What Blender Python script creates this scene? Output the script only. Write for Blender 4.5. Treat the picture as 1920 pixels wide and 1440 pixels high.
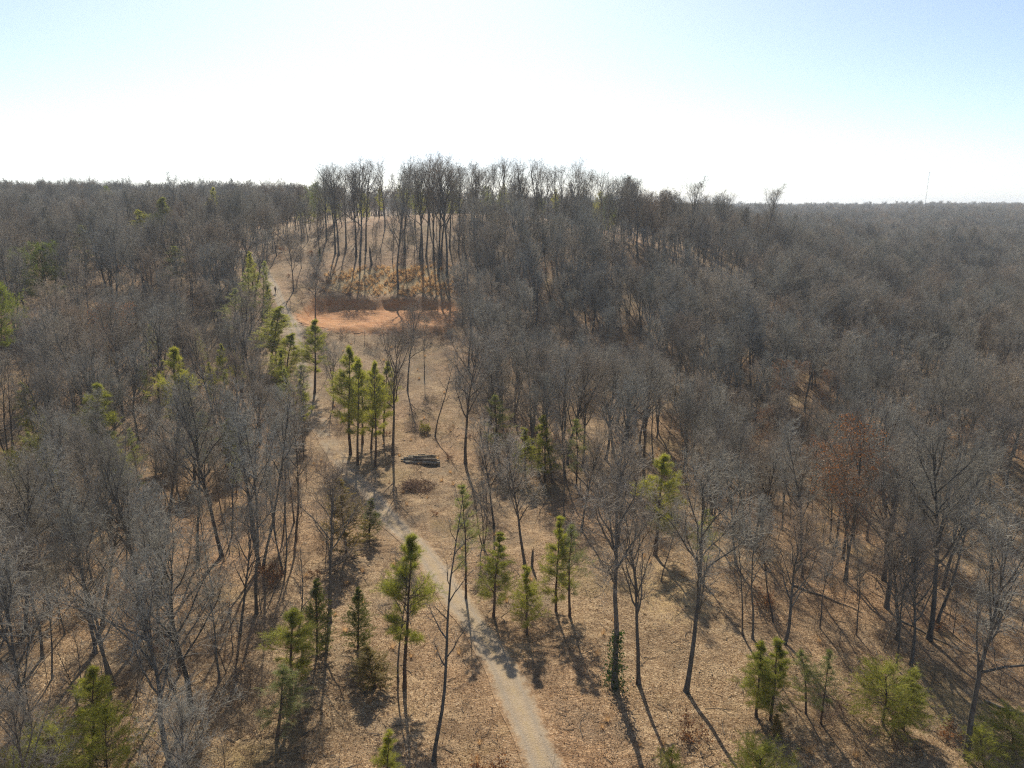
import bpy, math, random
import numpy as np
from mathutils import Matrix, Vector

for _o in list(bpy.data.objects):
    bpy.data.objects.remove(_o)
scene = bpy.context.scene
COL = scene.collection

# ------------------------------------------------------------------ camera
cam_data = bpy.data.cameras.new('camera')
cam_data.sensor_width = 36.0
cam_data.sensor_fit = 'HORIZONTAL'
cam_data.lens = 25.0
cam_data.clip_start = 0.5
cam_data.clip_end = 20000.0
camera = bpy.data.objects.new('camera', cam_data)
COL.objects.link(camera)
camera.location = (0.0, 0.0, 36.0)
camera.rotation_euler = (math.radians(90.0 - 14.0), 0.0, 0.0)
scene.camera = camera

# ------------------------------------------------------------------ sky and sun
SUN_EL = math.radians(42.0)
SUN_AZ = math.radians(-7.0)            # from +y (north), clockwise positive
world = bpy.data.worlds.new('World')
scene.world = world
world.use_nodes = True
wn = world.node_tree
bg = wn.nodes['Background']
sky = wn.nodes.new('ShaderNodeTexSky')
sky.sky_type = 'NISHITA'
sky.sun_disc = False
sky.sun_elevation = SUN_EL
sky.sun_rotation = SUN_AZ
sky.altitude = 200.0
sky.air_density = 0.62
sky.dust_density = 0.85
sky.ozone_density = 1.0
wn.links.new(sky.outputs['Color'], bg.inputs['Color'])
bg.inputs['Strength'].default_value = 0.138

sun_data = bpy.data.lights.new('sun', 'SUN')
sun_data.energy = 4.7
sun_data.angle = math.radians(0.53)
sun_data.color = (1.0, 0.91, 0.77)
sun = bpy.data.objects.new('sun', sun_data)
COL.objects.link(sun)
_sv = Vector((math.sin(SUN_AZ) * math.cos(SUN_EL), math.cos(SUN_AZ) * math.cos(SUN_EL), math.sin(SUN_EL)))
sun.rotation_euler = _sv.to_track_quat('Z', 'Y').to_euler()
sun.location = (0, 0, 300)

scene.view_settings.view_transform = 'Standard'
scene.view_settings.look = 'None'
scene.view_settings.exposure = 0.34
scene.view_settings.gamma = 1.0
scene.view_settings.use_curve_mapping = False
scene.render.engine = 'CYCLES'
cy = scene.cycles
cy.max_bounces = 4
cy.diffuse_bounces = 3
cy.glossy_bounces = 2
cy.transmission_bounces = 3
cy.transparent_max_bounces = 4
cy.volume_bounces = 1
cy.use_denoising = False
cy.filter_width = 1.2
cy.use_adaptive_sampling = True
cy.adaptive_threshold = 0.02
cy.adaptive_min_samples = 16
cy.sample_clamp_indirect = 4.0
cy.sample_clamp_direct = 6.0
cy.caustics_reflective = False
cy.caustics_refractive = False
# surveyed positions: kind, x, y, height, lean at the top, crown width (0 = natural), label, group
ROAD = [
    (5.07, 25.25, -0.19),
    (2.87, 37.25, -0.19),
    (2.20, 39.75, -0.11),
    (1.48, 42.00, -0.01),
    (0.59, 45.25, -0.00),
    (-0.64, 49.50, -0.01),
    (-2.04, 53.25, 0.01),
    (-3.84, 57.00, 0.12),
    (-5.87, 61.25, 0.12),
    (-7.97, 66.50, 0.01),
    (-10.62, 72.00, -0.09),
    (-13.30, 76.00, -0.16),
    (-16.15, 81.50, -0.11),
    (-18.82, 86.75, -0.04),
    (-22.47, 92.25, 0.24),
    (-26.19, 99.50, 0.75),
    (-29.45, 106.00, 1.33),
    (-32.35, 113.25, 2.14),
    (-34.73, 119.00, 3.03),
    (-37.37, 125.75, 4.37),
    (-40.31, 133.75, 6.06),
    (-42.97, 141.00, 8.29),
    (-46.23, 149.00, 10.76),
    (-52.08, 161.50, 13.38),
    (-57.52, 173.75, 15.88),
    (-63.09, 185.25, 18.43),
    (-67.71, 195.00, 20.12),
    (-74.50, 205.00, 23.00),
    (-84.00, 214.00, 24.30),
    (-96.00, 221.00, 25.20),
]
TREES = [
    ('oak_tall', 13.46, 47.75, 19.8, 0.71, 0.0, 'tall bare oak on the sunlit slope, dark trunk forking halfway, in front of lone pine', ''),
    ('oak_tall', 9.93, 48.5, 16.9, -1.0, 0.0, 'bare dark-limbed oak standing just left of the forked oak on the sunlit slope', ''),
    ('oak_ivy', 7.98, 48.0, 22.0, -1.15, 0.0, 'tall grey tree with green ivy wrapped round its lower trunk, right of the lane', ''),
    ('slender', 20.34, 55.5, 12.7, -1.64, 0.0, 'thin dark straight trunk at the lower edge of the grey thicket above four small pines', ''),
    ('slender', 21.07, 55.0, 14.1, 0.11, 0.0, 'slim bare tree leaning slightly right beside the thin dark straight trunk', ''),
    ('slender', 24.04, 58.25, 12.5, -1.68, 0.0, 'slim bare tree bending left behind the pale-limbed oak', ''),
    ('oak_broad', 23.86, 55.0, 13.9, 1.81, 0.0, 'bare oak with long pale limbs leaning right above the small pine group', ''),
    ('slender', 28.19, 57.75, 9.5, 0.36, 0.0, 'short leaning tree between the pale-limbed oak and the ravine logs', ''),
    ('slender', 31.59, 57.75, 10.2, -0.4, 0.0, 'thin bare tree with low shadowed trunk at the ravine edge', ''),
    ('slender', 33.3, 53.75, 13.8, -0.99, 0.0, 'straight pole-like tree standing behind the wide bushy pine', ''),
    ('oak_broad', 34.92, 54.5, 13.3, 1.21, 0.0, 'bare tree with forked leaning trunk behind the wide bushy pine', ''),
    ('oak_tall', 32.93, 43.5, 21.5, -2.21, 0.0, 'large pale-barked tree in the lower right corner with twisted white side branches', ''),
    ('oak_tall', 7.92, 74.75, 13.7, 1.31, 0.0, 'dark trunk leaning right, behind the paired young pines', ''),
    ('oak_tall', 1.32, 66.5, 15.2, -1.21, 0.0, 'dark straight-trunked tree with a broken snag at its foot', ''),
    ('slender', 6.22, 78.25, 12.2, -1.32, 0.0, 'thin straight grey tree left of the dark leaning trunk', ''),
    ('oak_tall', -2.09, 75.5, 14.1, -0.74, 0.0, 'thick grey trunk leaning left behind the small dark pine', ''),
    ('multi', -3.14, 71.0, 9.0, -0.25, 0.0, 'reddish several-stemmed small tree left of the thick grey leaning trunk', ''),
    ('oak_tall', -6.68, 96.5, 20.8, -0.04, 0.0, 'grey trunk with green creeper at the right edge of the log clearing', ''),
    ('slender', 5.38, 89.5, 15.8, -0.56, 0.0, 'thin grey tree behind the yellow-green pine pair on the right of the log clearing', ''),
    ('oak_tall', 14.23, 86.25, 16.4, 1.05, 0.0, 'bare tree rooted on the dark edge left of lone pine', ''),
    ('oak_tall', 18.67, 94.0, 20.3, -0.06, 0.0, 'bare tree directly behind the lone pine at the slope edge', ''),
    ('oak_broad', 22.31, 73.75, 13.2, -0.02, 0.0, 'crooked bare tree behind the tall forked oak', ''),
    ('slender', 14.71, 63.25, 9.1, 0.66, 0.0, 'thin sapling trunk standing below the lone pine', ''),
    ('dead', -5.2, 39.75, 18.8, 1.05, 0.0, 'very tall thin bare tree with few branches standing just left of the lane', ''),
    ('slender', -8.92, 48.5, 12.2, 0.2, 0.0, 'thin grey trunk standing beside the tall soft pine left of the lane', ''),
    ('dead', -17.1, 51.0, 11.8, 0.35, 0.0, 'grey broken dead trunk rising out of green pine boughs left of the lane', ''),
    ('oak_tall', -16.3, 56.5, 16.4, 0.48, 0.0, 'dark tall tree standing left of the bronze cedars beside the lane', ''),
    ('multi', -23.12, 65.25, 12.8, -0.65, 0.0, 'clump of three trunks leaning apart on the leafy ground left of the bronze cedar', ''),
    ('oak_tall', -17.42, 98.5, 20.7, 1.66, 0.0, 'tall dark forked tree standing left of the log pile', ''),
    ('dead', -12.08, 106.5, 15.2, 1.37, 0.0, 'bare broken-topped trunk standing behind the log pile with a yellow bush at its foot', ''),
    ('oak_tall', -19.06, 125.5, 16.8, 0.79, 0.0, 'dark-trunked tree below the clay clearing, left of its thin neighbour', ''),
    ('slender', -16.52, 130.5, 12.2, 0.07, 0.0, 'thin grey tree just below the clay clearing', ''),
    ('slender', -30.41, 98.25, 14.8, 0.67, 0.0, 'thin sparse grey tree leaning over the shaded bend of the lane', ''),
    ('oak_tall', -44.94, 161.5, 15.9, 1.3, 0.0, 'bare tree standing at the left end of the clay clearing', ''),
    ('slender', -11.46, 165.0, 14.8, 0.73, 0.0, 'thin bare tree at the right end of the clay clearing', ''),
    ('oak_tall', -34.37, 89.5, 14.7, 0.87, 0.0, 'bare tree left of the lane opposite the pine clump', ''),
    ('oak_tall', -23.56, 54.5, 12.8, 1.28, 0.0, 'straight grey tree with upswept limbs on the leafy ground left of the three-trunk clump', ''),
    ('oak_broad', -22.27, 39.25, 15.7, 0.36, 0.0, 'crooked dark tree with a long horizontal side branch low on the left', ''),
    ('oak_tall', -38.21, 50.75, 12.9, 0.63, 0.0, 'dark bent trunk on the sunlit leafy ground at the far left', ''),
    ('slender', -38.36, 54.0, 9.0, 0.93, 0.0, 'thin trunk beside the dark bent tree at the far left', ''),
    ('oak_tall', -38.39, 72.25, 17.6, 2.82, 0.0, 'many-limbed grey tree above the sunny shadow-striped ground on the left', ''),
    ('oak_broad', -61.84, 87.5, 17.0, 2.41, 0.0, 'wide crooked tree with gnarled limbs before the dark pines on the left', ''),
    ('oak_leafy', 34.12, 98.0, 7.7, -0.53, 0.0, 'rust-orange tree still holding dead leaves in the right thicket', ''),
    ('lean', -63.47, 210.75, 13.0, -3.94, 0.0, 'dark tree leaning far left on the hill beside the top of the lane', ''),
    ('oak_ivy', -53.69, 201.25, 12.8, -0.04, 0.0, 'narrow ivy-green trunk on the hill left of the snag', ''),
    ('oak_tall', -29.14, 182.75, 31.3, 0.56, 0.0, 'tall thick trunk rooted in golden grass above the clay bank', ''),
    ('snag', -38.64, 198.0, 4.9, 0.24, 0.0, 'short dark broken snag standing in the open leaf slope on the hill', ''),
    ('oak_hill', -64.27, 221.75, 16.1, 0.19, 0.0, 'tall bare tree among the dark trunks on the leafy hill above the clay clearing', 'tall bare trees on the leafy hill above the clay clearing'),
    ('oak_hill', -56.05, 218.75, 20.1, 0.64, 0.0, 'tall bare tree among the dark trunks on the leafy hill above the clay clearing', 'tall bare trees on the leafy hill above the clay clearing'),
    ('oak_hill', -50.72, 207.25, 23.2, 1.84, 0.0, 'tall bare tree among the dark trunks on the leafy hill above the clay clearing', 'tall bare trees on the leafy hill above the clay clearing'),
    ('oak_hill', -49.58, 206.25, 24.2, 3.65, 0.0, 'tall bare tree among the dark trunks on the leafy hill above the clay clearing', 'tall bare trees on the leafy hill above the clay clearing'),
    ('oak_hill', -48.81, 212.75, 22.1, 3.54, 0.0, 'tall bare tree among the dark trunks on the leafy hill above the clay clearing', 'tall bare trees on the leafy hill above the clay clearing'),
    ('oak_hill', -44.2, 204.5, 25.4, 1.94, 0.0, 'tall bare tree among the dark trunks on the leafy hill above the clay clearing', 'tall bare trees on the leafy hill above the clay clearing'),
    ('oak_hill', -42.47, 201.0, 26.0, 3.51, 0.0, 'tall bare tree among the dark trunks on the leafy hill above the clay clearing', 'tall bare trees on the leafy hill above the clay clearing'),
    ('oak_hill', -42.41, 209.5, 24.7, 3.33, 0.0, 'tall bare tree among the dark trunks on the leafy hill above the clay clearing', 'tall bare trees on the leafy hill above the clay clearing'),
    ('oak_hill', -30.5, 205.25, 25.1, -0.11, 0.0, 'tall bare tree among the dark trunks on the leafy hill above the clay clearing', 'tall bare trees on the leafy hill above the clay clearing'),
    ('oak_hill', -30.0, 225.0, 16.8, 0.88, 0.0, 'tall bare tree among the dark trunks on the leafy hill above the clay clearing', 'tall bare trees on the leafy hill above the clay clearing'),
    ('oak_hill', -44.3, 243.5, 13.5, 1.49, 0.0, 'tall bare tree among the dark trunks on the leafy hill above the clay clearing', 'tall bare trees on the leafy hill above the clay clearing'),
    ('oak_hill', -25.72, 200.75, 23.6, 1.18, 0.0, 'tall bare tree among the dark trunks on the leafy hill above the clay clearing', 'tall bare trees on the leafy hill above the clay clearing'),
    ('oak_hill', -24.75, 198.75, 25.0, 2.76, 0.0, 'tall bare tree among the dark trunks on the leafy hill above the clay clearing', 'tall bare trees on the leafy hill above the clay clearing'),
    ('oak_hill', -23.98, 201.25, 25.1, 3.77, 0.0, 'tall bare tree among the dark trunks on the leafy hill above the clay clearing', 'tall bare trees on the leafy hill above the clay clearing'),
    ('oak_hill', -21.78, 200.0, 24.8, 2.53, 0.0, 'tall bare tree among the dark trunks on the leafy hill above the clay clearing', 'tall bare trees on the leafy hill above the clay clearing'),
    ('oak_hill', -19.53, 190.0, 29.3, 2.1, 0.0, 'tall bare tree among the dark trunks on the leafy hill above the clay clearing', 'tall bare trees on the leafy hill above the clay clearing'),
    ('oak_hill', -19.55, 196.5, 27.6, 3.49, 0.0, 'tall bare tree among the dark trunks on the leafy hill above the clay clearing', 'tall bare trees on the leafy hill above the clay clearing'),
    ('oak_hill', -17.28, 190.25, 29.0, 2.28, 0.0, 'tall bare tree among the dark trunks on the leafy hill above the clay clearing', 'tall bare trees on the leafy hill above the clay clearing'),
    ('oak_hill', -17.93, 207.75, 21.5, 3.44, 0.0, 'tall bare tree among the dark trunks on the leafy hill above the clay clearing', 'tall bare trees on the leafy hill above the clay clearing'),
    ('oak_hill', -15.11, 204.5, 20.8, 3.32, 0.0, 'tall bare tree among the dark trunks on the leafy hill above the clay clearing', 'tall bare trees on the leafy hill above the clay clearing'),
    ('oak_hill', -11.27, 212.75, 20.7, 1.8, 0.0, 'tall bare tree among the dark trunks on the leafy hill above the clay clearing', 'tall bare trees on the leafy hill above the clay clearing'),
    ('oak_hill', -9.03, 224.0, 16.9, 0.17, 0.0, 'tall bare tree on the wooded hill brow right of the open leaf slope', 'tall bare trees on the hill brow right of the open slope'),
    ('oak_hill', -6.59, 237.25, 17.3, 0.8, 0.0, 'tall bare tree on the wooded hill brow right of the open leaf slope', 'tall bare trees on the hill brow right of the open slope'),
    ('oak_hill', -2.55, 232.25, 18.4, 0.22, 0.0, 'tall bare tree on the wooded hill brow right of the open leaf slope', 'tall bare trees on the hill brow right of the open slope'),
    ('oak_hill', 0.82, 224.25, 18.9, 0.14, 0.0, 'tall bare tree on the wooded hill brow right of the open leaf slope', 'tall bare trees on the hill brow right of the open slope'),
    ('oak_hill', 3.52, 217.5, 21.1, 0.38, 0.0, 'tall bare tree on the wooded hill brow right of the open leaf slope', 'tall bare trees on the hill brow right of the open slope'),
    ('oak_hill', 7.35, 245.25, 18.4, 0.39, 0.0, 'tall bare tree on the wooded hill brow right of the open leaf slope', 'tall bare trees on the hill brow right of the open slope'),
    ('oak_hill', 9.25, 213.0, 20.3, 0.24, 0.0, 'tall bare tree on the wooded hill brow right of the open leaf slope', 'tall bare trees on the hill brow right of the open slope'),
    ('oak_hill', 14.61, 237.5, 18.1, -0.96, 0.0, 'tall bare tree on the wooded hill brow right of the open leaf slope', 'tall bare trees on the hill brow right of the open slope'),
    ('oak_hill', 15.82, 234.75, 19.1, 1.37, 0.0, 'tall bare tree on the wooded hill brow right of the open leaf slope', 'tall bare trees on the hill brow right of the open slope'),
    ('oak_hill', 21.9, 249.25, 21.3, 0.61, 0.0, 'tall bare tree on the wooded hill brow right of the open leaf slope', 'tall bare trees on the hill brow right of the open slope'),
    ('oak_hill', 23.14, 225.0, 18.7, -0.48, 0.0, 'tall bare tree on the wooded hill brow right of the open leaf slope', 'tall bare trees on the hill brow right of the open slope'),
    ('oak_broad', 36.53, 210.0, 23.3, -0.85, 0.0, 'wide round-crowned bare tree breaking the skyline right of the hill brow', ''),
    ('oak_tall', 54.39, 222.25, 26.3, -1.26, 0.0, 'tall oval-crowned bare tree on the skyline between the round crown and the pale tree', ''),
    ('oak_tall', 88.82, 253.5, 28.6, -0.99, 0.0, 'pale bare tree standing alone above the right-hand treeline', ''),
    ('oak_tall', 67.4, 235.75, 25.0, -1.75, 0.0, 'slim faint bare tree on the skyline just left of the lone pale tree', ''),
    ('oak_tall', 49.1, 233.25, 19.9, -1.87, 0.0, 'small bare skyline tree beside the wide round crown', ''),
    ('oak_tall', 30.33, 216.5, 17.7, -0.61, 0.0, 'thin bare skyline tree between the hill brow and the wide round crown', ''),
    ('pine_young', -1.69, 57.25, 8.2, 0.15, 3.56, 'small dark green pine right of the lane with its shadow across the gravel', ''),
    ('pine_young', 1.29, 54.5, 6.6, -0.39, 3.01, 'dense little conical pine right of the lane in front of the dark straight trunk', ''),
    ('pine_young', 4.01, 58.25, 9.8, -0.67, 3.36, 'taller bright pine of the pair right of the conical little pine', ''),
    ('pine_thin', 5.23, 57.5, 9.5, -0.1, 3.8, 'soft airy pine leaning against its brighter neighbour right of the lane', ''),
    ('pine_thin', -4.38, 60.25, 11.6, -0.15, 3.45, 'spindly sparse pine with few tufts near the right edge of the lane', ''),
    ('pine_tall', 15.32, 69.5, 11.6, -0.13, 5.33, 'lone bright pine at the top of the sunlit slope', ''),
    ('pine_thin', 18.91, 64.75, 7.7, 0.44, 3.18, 'pale yellow-green pine half hidden behind the tall forked oak', ''),
    ('pine_tall', -8.35, 47.75, 13.3, 0.42, 4.01, 'tall soft yellow-green pine overhanging the lane from the left', ''),
    ('pine_young', 18.2, 45.5, 6.6, -0.52, 2.94, 'leftmost small pine of the four on the lower right slope', ''),
    ('pine_young', 19.14, 45.0, 6.9, 0.0, 3.11, 'second small pine of the four on the lower right slope', ''),
    ('pine_thin', 22.02, 45.75, 5.7, -0.59, 2.53, 'third small pine of the four on the lower right slope', ''),
    ('pine_thin', 22.87, 45.0, 6.1, -0.23, 2.34, 'rightmost small pine of the four on the lower right slope', ''),
    ('pine_bush', 27.94, 45.75, 5.3, -0.68, 4.96, 'wide bushy pine with dense low boughs on the lower right slope', ''),
    ('pine_young', 29.46, 45.75, 5.5, -0.19, 3.18, 'slim pine growing out of the right side of the wide bushy pine', ''),
    ('cedar', 19.26, 43.75, 2.0, -0.26, 1.15, 'tiny brown-green cedar bush below the four small pines', ''),
    ('pine_bush', 37.55, 45.0, 3.4, -0.54, 3.56, 'green pine at the right edge of the picture by the large pale tree', ''),
    ('pine_bush', 33.8, 42.75, 3.1, -0.5, 2.43, 'low light green pine at the foot of the large pale tree', ''),
    ('pine_bush', 15.37, 36.75, 5.0, -0.26, 4.28, 'bright green pine top at the bottom edge under the sunlit slope', ''),
    ('pine_bush', 10.05, 37.25, 3.4, -0.19, 2.0, 'small bright pine top at the bottom edge left of the bright green one', ''),
    ('pine_young', -7.39, 35.25, 5.3, 0.22, 2.53, 'yellow-green pine top at the bottom edge left of the lane', ''),
    ('pine_tall', -23.78, 99.0, 16.2, 0.06, 5.39, 'leftmost and tallest pine of the dense clump by the lane', ''),
    ('pine_tall', -21.91, 95.25, 15.5, 0.67, 4.76, 'front pine with the boldest trunk in the clump by the lane', ''),
    ('pine_tall', -22.89, 103.5, 11.9, 0.93, 4.52, 'pine at the back middle of the clump by the lane', ''),
    ('pine_tall', -21.2, 101.5, 12.5, 0.76, 3.96, 'thin-trunked pine in the right half of the clump by the lane', ''),
    ('pine_tall', -19.32, 94.75, 15.5, 0.87, 3.85, 'dark narrow-topped pine on the right of the clump by the lane', ''),
    ('pine_tall', -20.31, 107.0, 12.3, 0.79, 4.16, 'rightmost pine of the clump by the lane beside the forked tree', ''),
    ('pine_tall', -35.23, 122.75, 13.4, 1.37, 5.64, 'single green pine between the lane and the clay clearing', ''),
    ('pine_tall', -39.99, 121.5, 11.5, 0.89, 5.6, 'dark green pine leaning over the lane from the left below the clay clearing', ''),
    ('pine_thin', -34.43, 111.25, 9.8, 0.45, 4.83, 'grey-green sparse pine left of the lane bend', ''),
    ('pine_tall', -46.13, 132.75, 12.1, 1.4, 7.07, 'greyish pine hiding the white utility cart beside the lane', ''),
    ('pine_thin', -54.25, 153.25, 13.3, 1.02, 3.9, 'slim pine at the lane edge near the walker', ''),
    ('pine_thin', -55.29, 149.5, 12.6, 0.9, 4.93, 'sparse pine behind the slim one at the lane edge near the walker', ''),
    ('pine_thin', -56.35, 142.25, 10.8, 0.6, 5.37, 'pale sparse pine in the wood left of the walker', ''),
    ('pine_thin', -2.67, 96.0, 10.6, 0.81, 4.98, 'pale sparse pine right of the log clearing behind the thick leaning trunk', ''),
    ('pine_young', 4.44, 89.5, 9.7, -0.53, 4.11, 'yellow-green pine standing in the thicket right of the log clearing', ''),
    ('pine_thin', 8.52, 88.5, 9.7, -0.0, 4.21, 'faint pine in the thicket left of the lone bright pine', ''),
    ('pine_young', 1.79, 89.5, 7.8, -0.39, 3.41, 'small light pine between the two thicket pines right of the log clearing', ''),
    ('cedar', -17.53, 68.75, 8.6, 0.37, 5.13, 'large bronze-brown cedar beside the lane', ''),
    ('cedar', -15.94, 72.75, 4.6, 0.11, 3.07, 'smaller green cedar tucked against the bronze one beside the lane', ''),
    ('cedar', -12.83, 52.25, 5.8, 0.35, 2.73, 'upright dark cedar on the leafy ground left of the lane', ''),
    ('cedar', -10.56, 47.5, 3.6, 0.05, 3.42, 'low spreading olive cedar between the upright cedar and the tall soft pine', ''),
    ('pine_tall', -16.59, 46.0, 7.4, 0.38, 3.93, 'broad ragged pine around the broken dead trunk left of the lane', ''),
    ('cedar', -16.13, 51.75, 7.1, 0.69, 3.05, 'dark green cedar behind the broken dead trunk', ''),
    ('pine_thin', -16.33, 42.0, 5.7, 0.48, 4.02, 'yellow-green pine low in front of the ragged pine left of the lane', ''),
    ('pine_tall', -27.46, 39.0, 7.8, 1.14, 3.07, 'dark green pine rising at the lower left in front of bare twigs', ''),
    ('pine_bush', -29.08, 36.5, 5.0, 0.49, 4.89, 'green pine filling the bottom left corner', ''),
    ('pine_bush', -24.94, 36.25, 6.2, 0.99, 3.55, 'pine below the dark green one at the lower left', ''),
    ('pine_round', -98.35, 149.5, 11.5, 1.82, 9.41, 'big round-topped dark pine high in the left wood', ''),
    ('pine_round', -90.58, 122.75, 11.8, 1.89, 5.61, 'round dark pine cut by the left edge of the picture', ''),
    ('pine_tall', -52.49, 85.25, 13.5, 1.75, 5.23, 'bright yellow-green pine in the middle of the left wood', ''),
    ('pine_tall', -48.61, 98.25, 15.4, 1.98, 5.35, 'green pine with shaded crown in the left wood right of the bright one', ''),
    ('pine_thin', -41.93, 88.0, 9.9, 1.08, 6.26, 'pale wispy pine in the left wood below the shaded one', ''),
    ('pine_tall', -38.59, 92.75, 7.5, 0.28, 4.1, 'dark pine at the right end of the left-wood pines', ''),
    ('cedar', -41.1, 102.5, 4.8, 0.69, 2.9, 'small dark cedar beside the right-end pine of the left wood', ''),
    ('pine_bush', -59.21, 81.75, 7.6, 1.22, 7.16, 'wide dark pine behind the gnarled tree on the left', ''),
    ('pine_thin', -50.66, 84.75, 8.2, 1.12, 6.72, 'pale green pine in front of the bright one in the left wood', ''),
    ('pine_tall', -104.93, 215.25, 15.7, 2.51, 7.25, 'tallest pine of the small group high in the left wood', ''),
    ('pine_tall', -110.66, 216.5, 12.1, 0.58, 6.35, 'lower pine of the small group high in the left wood', ''),
    ('pine_round', -172.62, 310.25, 14.5, 2.0, 5.87, 'distant dark pine alone on the far left ridge', ''),
    ('pine_thin', -136.12, 195.0, 9.9, 1.58, 8.63, 'dim green pine at the left edge below the ridge', ''),
    ('pine_thin', -113.77, 191.5, 11.1, 1.78, 8.47, 'grey-green pine under the ridge in the left wood', ''),
    ('pine_thin', -81.05, 172.0, 10.2, 1.63, 7.66, 'faint green pine in the left wood midway up', ''),
    ('pine_tall', -96.37, 233.0, 16.6, 1.7, 4.42, 'narrow pine poking above the left ridge line', ''),
    ('pine_tall', -3.37, 278.25, 12.37, 0, 0, 'pine standing beyond the hill crest behind the tall bare trunks', 'pines beyond the hill crest'),
    ('pine_bush', 33.38, 278.2, 13.07, 0, 0, 'pine standing beyond the hill crest behind the tall bare trunks', 'pines beyond the hill crest'),
    ('pine_round', -71.66, 269.97, 13.19, 0, 0, 'pine standing beyond the hill crest behind the tall bare trunks', 'pines beyond the hill crest'),
    ('pine_tall', -0.37, 283.03, 8.62, 0, 0, 'pine standing beyond the hill crest behind the tall bare trunks', 'pines beyond the hill crest'),
    ('pine_bush', -21.06, 263.4, 10.99, 0, 0, 'pine standing beyond the hill crest behind the tall bare trunks', 'pines beyond the hill crest'),
    ('pine_round', -9.0, 256.39, 9.19, 0, 0, 'pine standing beyond the hill crest behind the tall bare trunks', 'pines beyond the hill crest'),
    ('pine_tall', -42.86, 283.49, 12.21, 0, 0, 'pine standing beyond the hill crest behind the tall bare trunks', 'pines beyond the hill crest'),
    ('pine_bush', -56.65, 279.91, 8.76, 0, 0, 'pine standing beyond the hill crest behind the tall bare trunks', 'pines beyond the hill crest'),
    ('pine_round', -3.99, 259.8, 8.01, 0, 0, 'pine standing beyond the hill crest behind the tall bare trunks', 'pines beyond the hill crest'),
    ('pine_tall', 25.21, 262.28, 9.19, 0, 0, 'pine standing beyond the hill crest behind the tall bare trunks', 'pines beyond the hill crest'),
    ('pine_bush', 37.98, 282.17, 9.59, 0, 0, 'pine standing beyond the hill crest behind the tall bare trunks', 'pines beyond the hill crest'),
    ('pine_round', 35.57, 272.18, 11.73, 0, 0, 'pine standing beyond the hill crest behind the tall bare trunks', 'pines beyond the hill crest'),
    ('pine_tall', -51.45, 284.23, 11.8, 0, 0, 'pine standing beyond the hill crest behind the tall bare trunks', 'pines beyond the hill crest'),
    ('pine_bush', 36.15, 282.81, 9.64, 0, 0, 'pine standing beyond the hill crest behind the tall bare trunks', 'pines beyond the hill crest'),
    ('pine_round', -33.46, 260.98, 8.8, 0, 0, 'pine standing beyond the hill crest behind the tall bare trunks', 'pines beyond the hill crest'),
    ('pine_tall', -67.51, 265.04, 11.32, 0, 0, 'pine standing beyond the hill crest behind the tall bare trunks', 'pines beyond the hill crest'),
    ('pine_bush', -74.61, 276.34, 9.86, 0, 0, 'pine standing beyond the hill crest behind the tall bare trunks', 'pines beyond the hill crest'),
    ('pine_round', -39.35, 280.56, 10.64, 0, 0, 'pine standing beyond the hill crest behind the tall bare trunks', 'pines beyond the hill crest'),
    ('pine_tall', -38.68, 270.44, 11.88, 0, 0, 'pine standing beyond the hill crest behind the tall bare trunks', 'pines beyond the hill crest'),
    ('pine_bush', -68.44, 285.25, 8.13, 0, 0, 'pine standing beyond the hill crest behind the tall bare trunks', 'pines beyond the hill crest'),
    ('pine_round', 11.23, 281.35, 8.1, 0, 0, 'pine standing beyond the hill crest behind the tall bare trunks', 'pines beyond the hill crest'),
    ('pine_tall', 15.59, 266.99, 11.18, 0, 0, 'pine standing beyond the hill crest behind the tall bare trunks', 'pines beyond the hill crest'),
    ('pine_bush', -73.96, 257.4, 9.0, 0, 0, 'pine standing beyond the hill crest behind the tall bare trunks', 'pines beyond the hill crest'),
    ('pine_round', 34.85, 261.9, 12.16, 0, 0, 'pine standing beyond the hill crest behind the tall bare trunks', 'pines beyond the hill crest'),
    ('pine_tall', 31.91, 284.26, 9.89, 0, 0, 'pine standing beyond the hill crest behind the tall bare trunks', 'pines beyond the hill crest'),
    ('pine_bush', -34.2, 271.74, 12.27, 0, 0, 'pine standing beyond the hill crest behind the tall bare trunks', 'pines beyond the hill crest'),
]
SPOT = {
    'logs': (-13.04, 96.50),
    'brush': (-12.29, 87.50),
    'walker': (-57.19, 172.25),
    'cart': (-49.43, 145.00),
    'bush': (-13.63, 108.25),
    'stub': (1.59, 66.50),
    'rootball': (-42.13, 197.00),
}
# ------------------------------------------------------------------ terrain
CAM_Z = 36.0
PITCH = math.radians(14.0)

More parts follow.
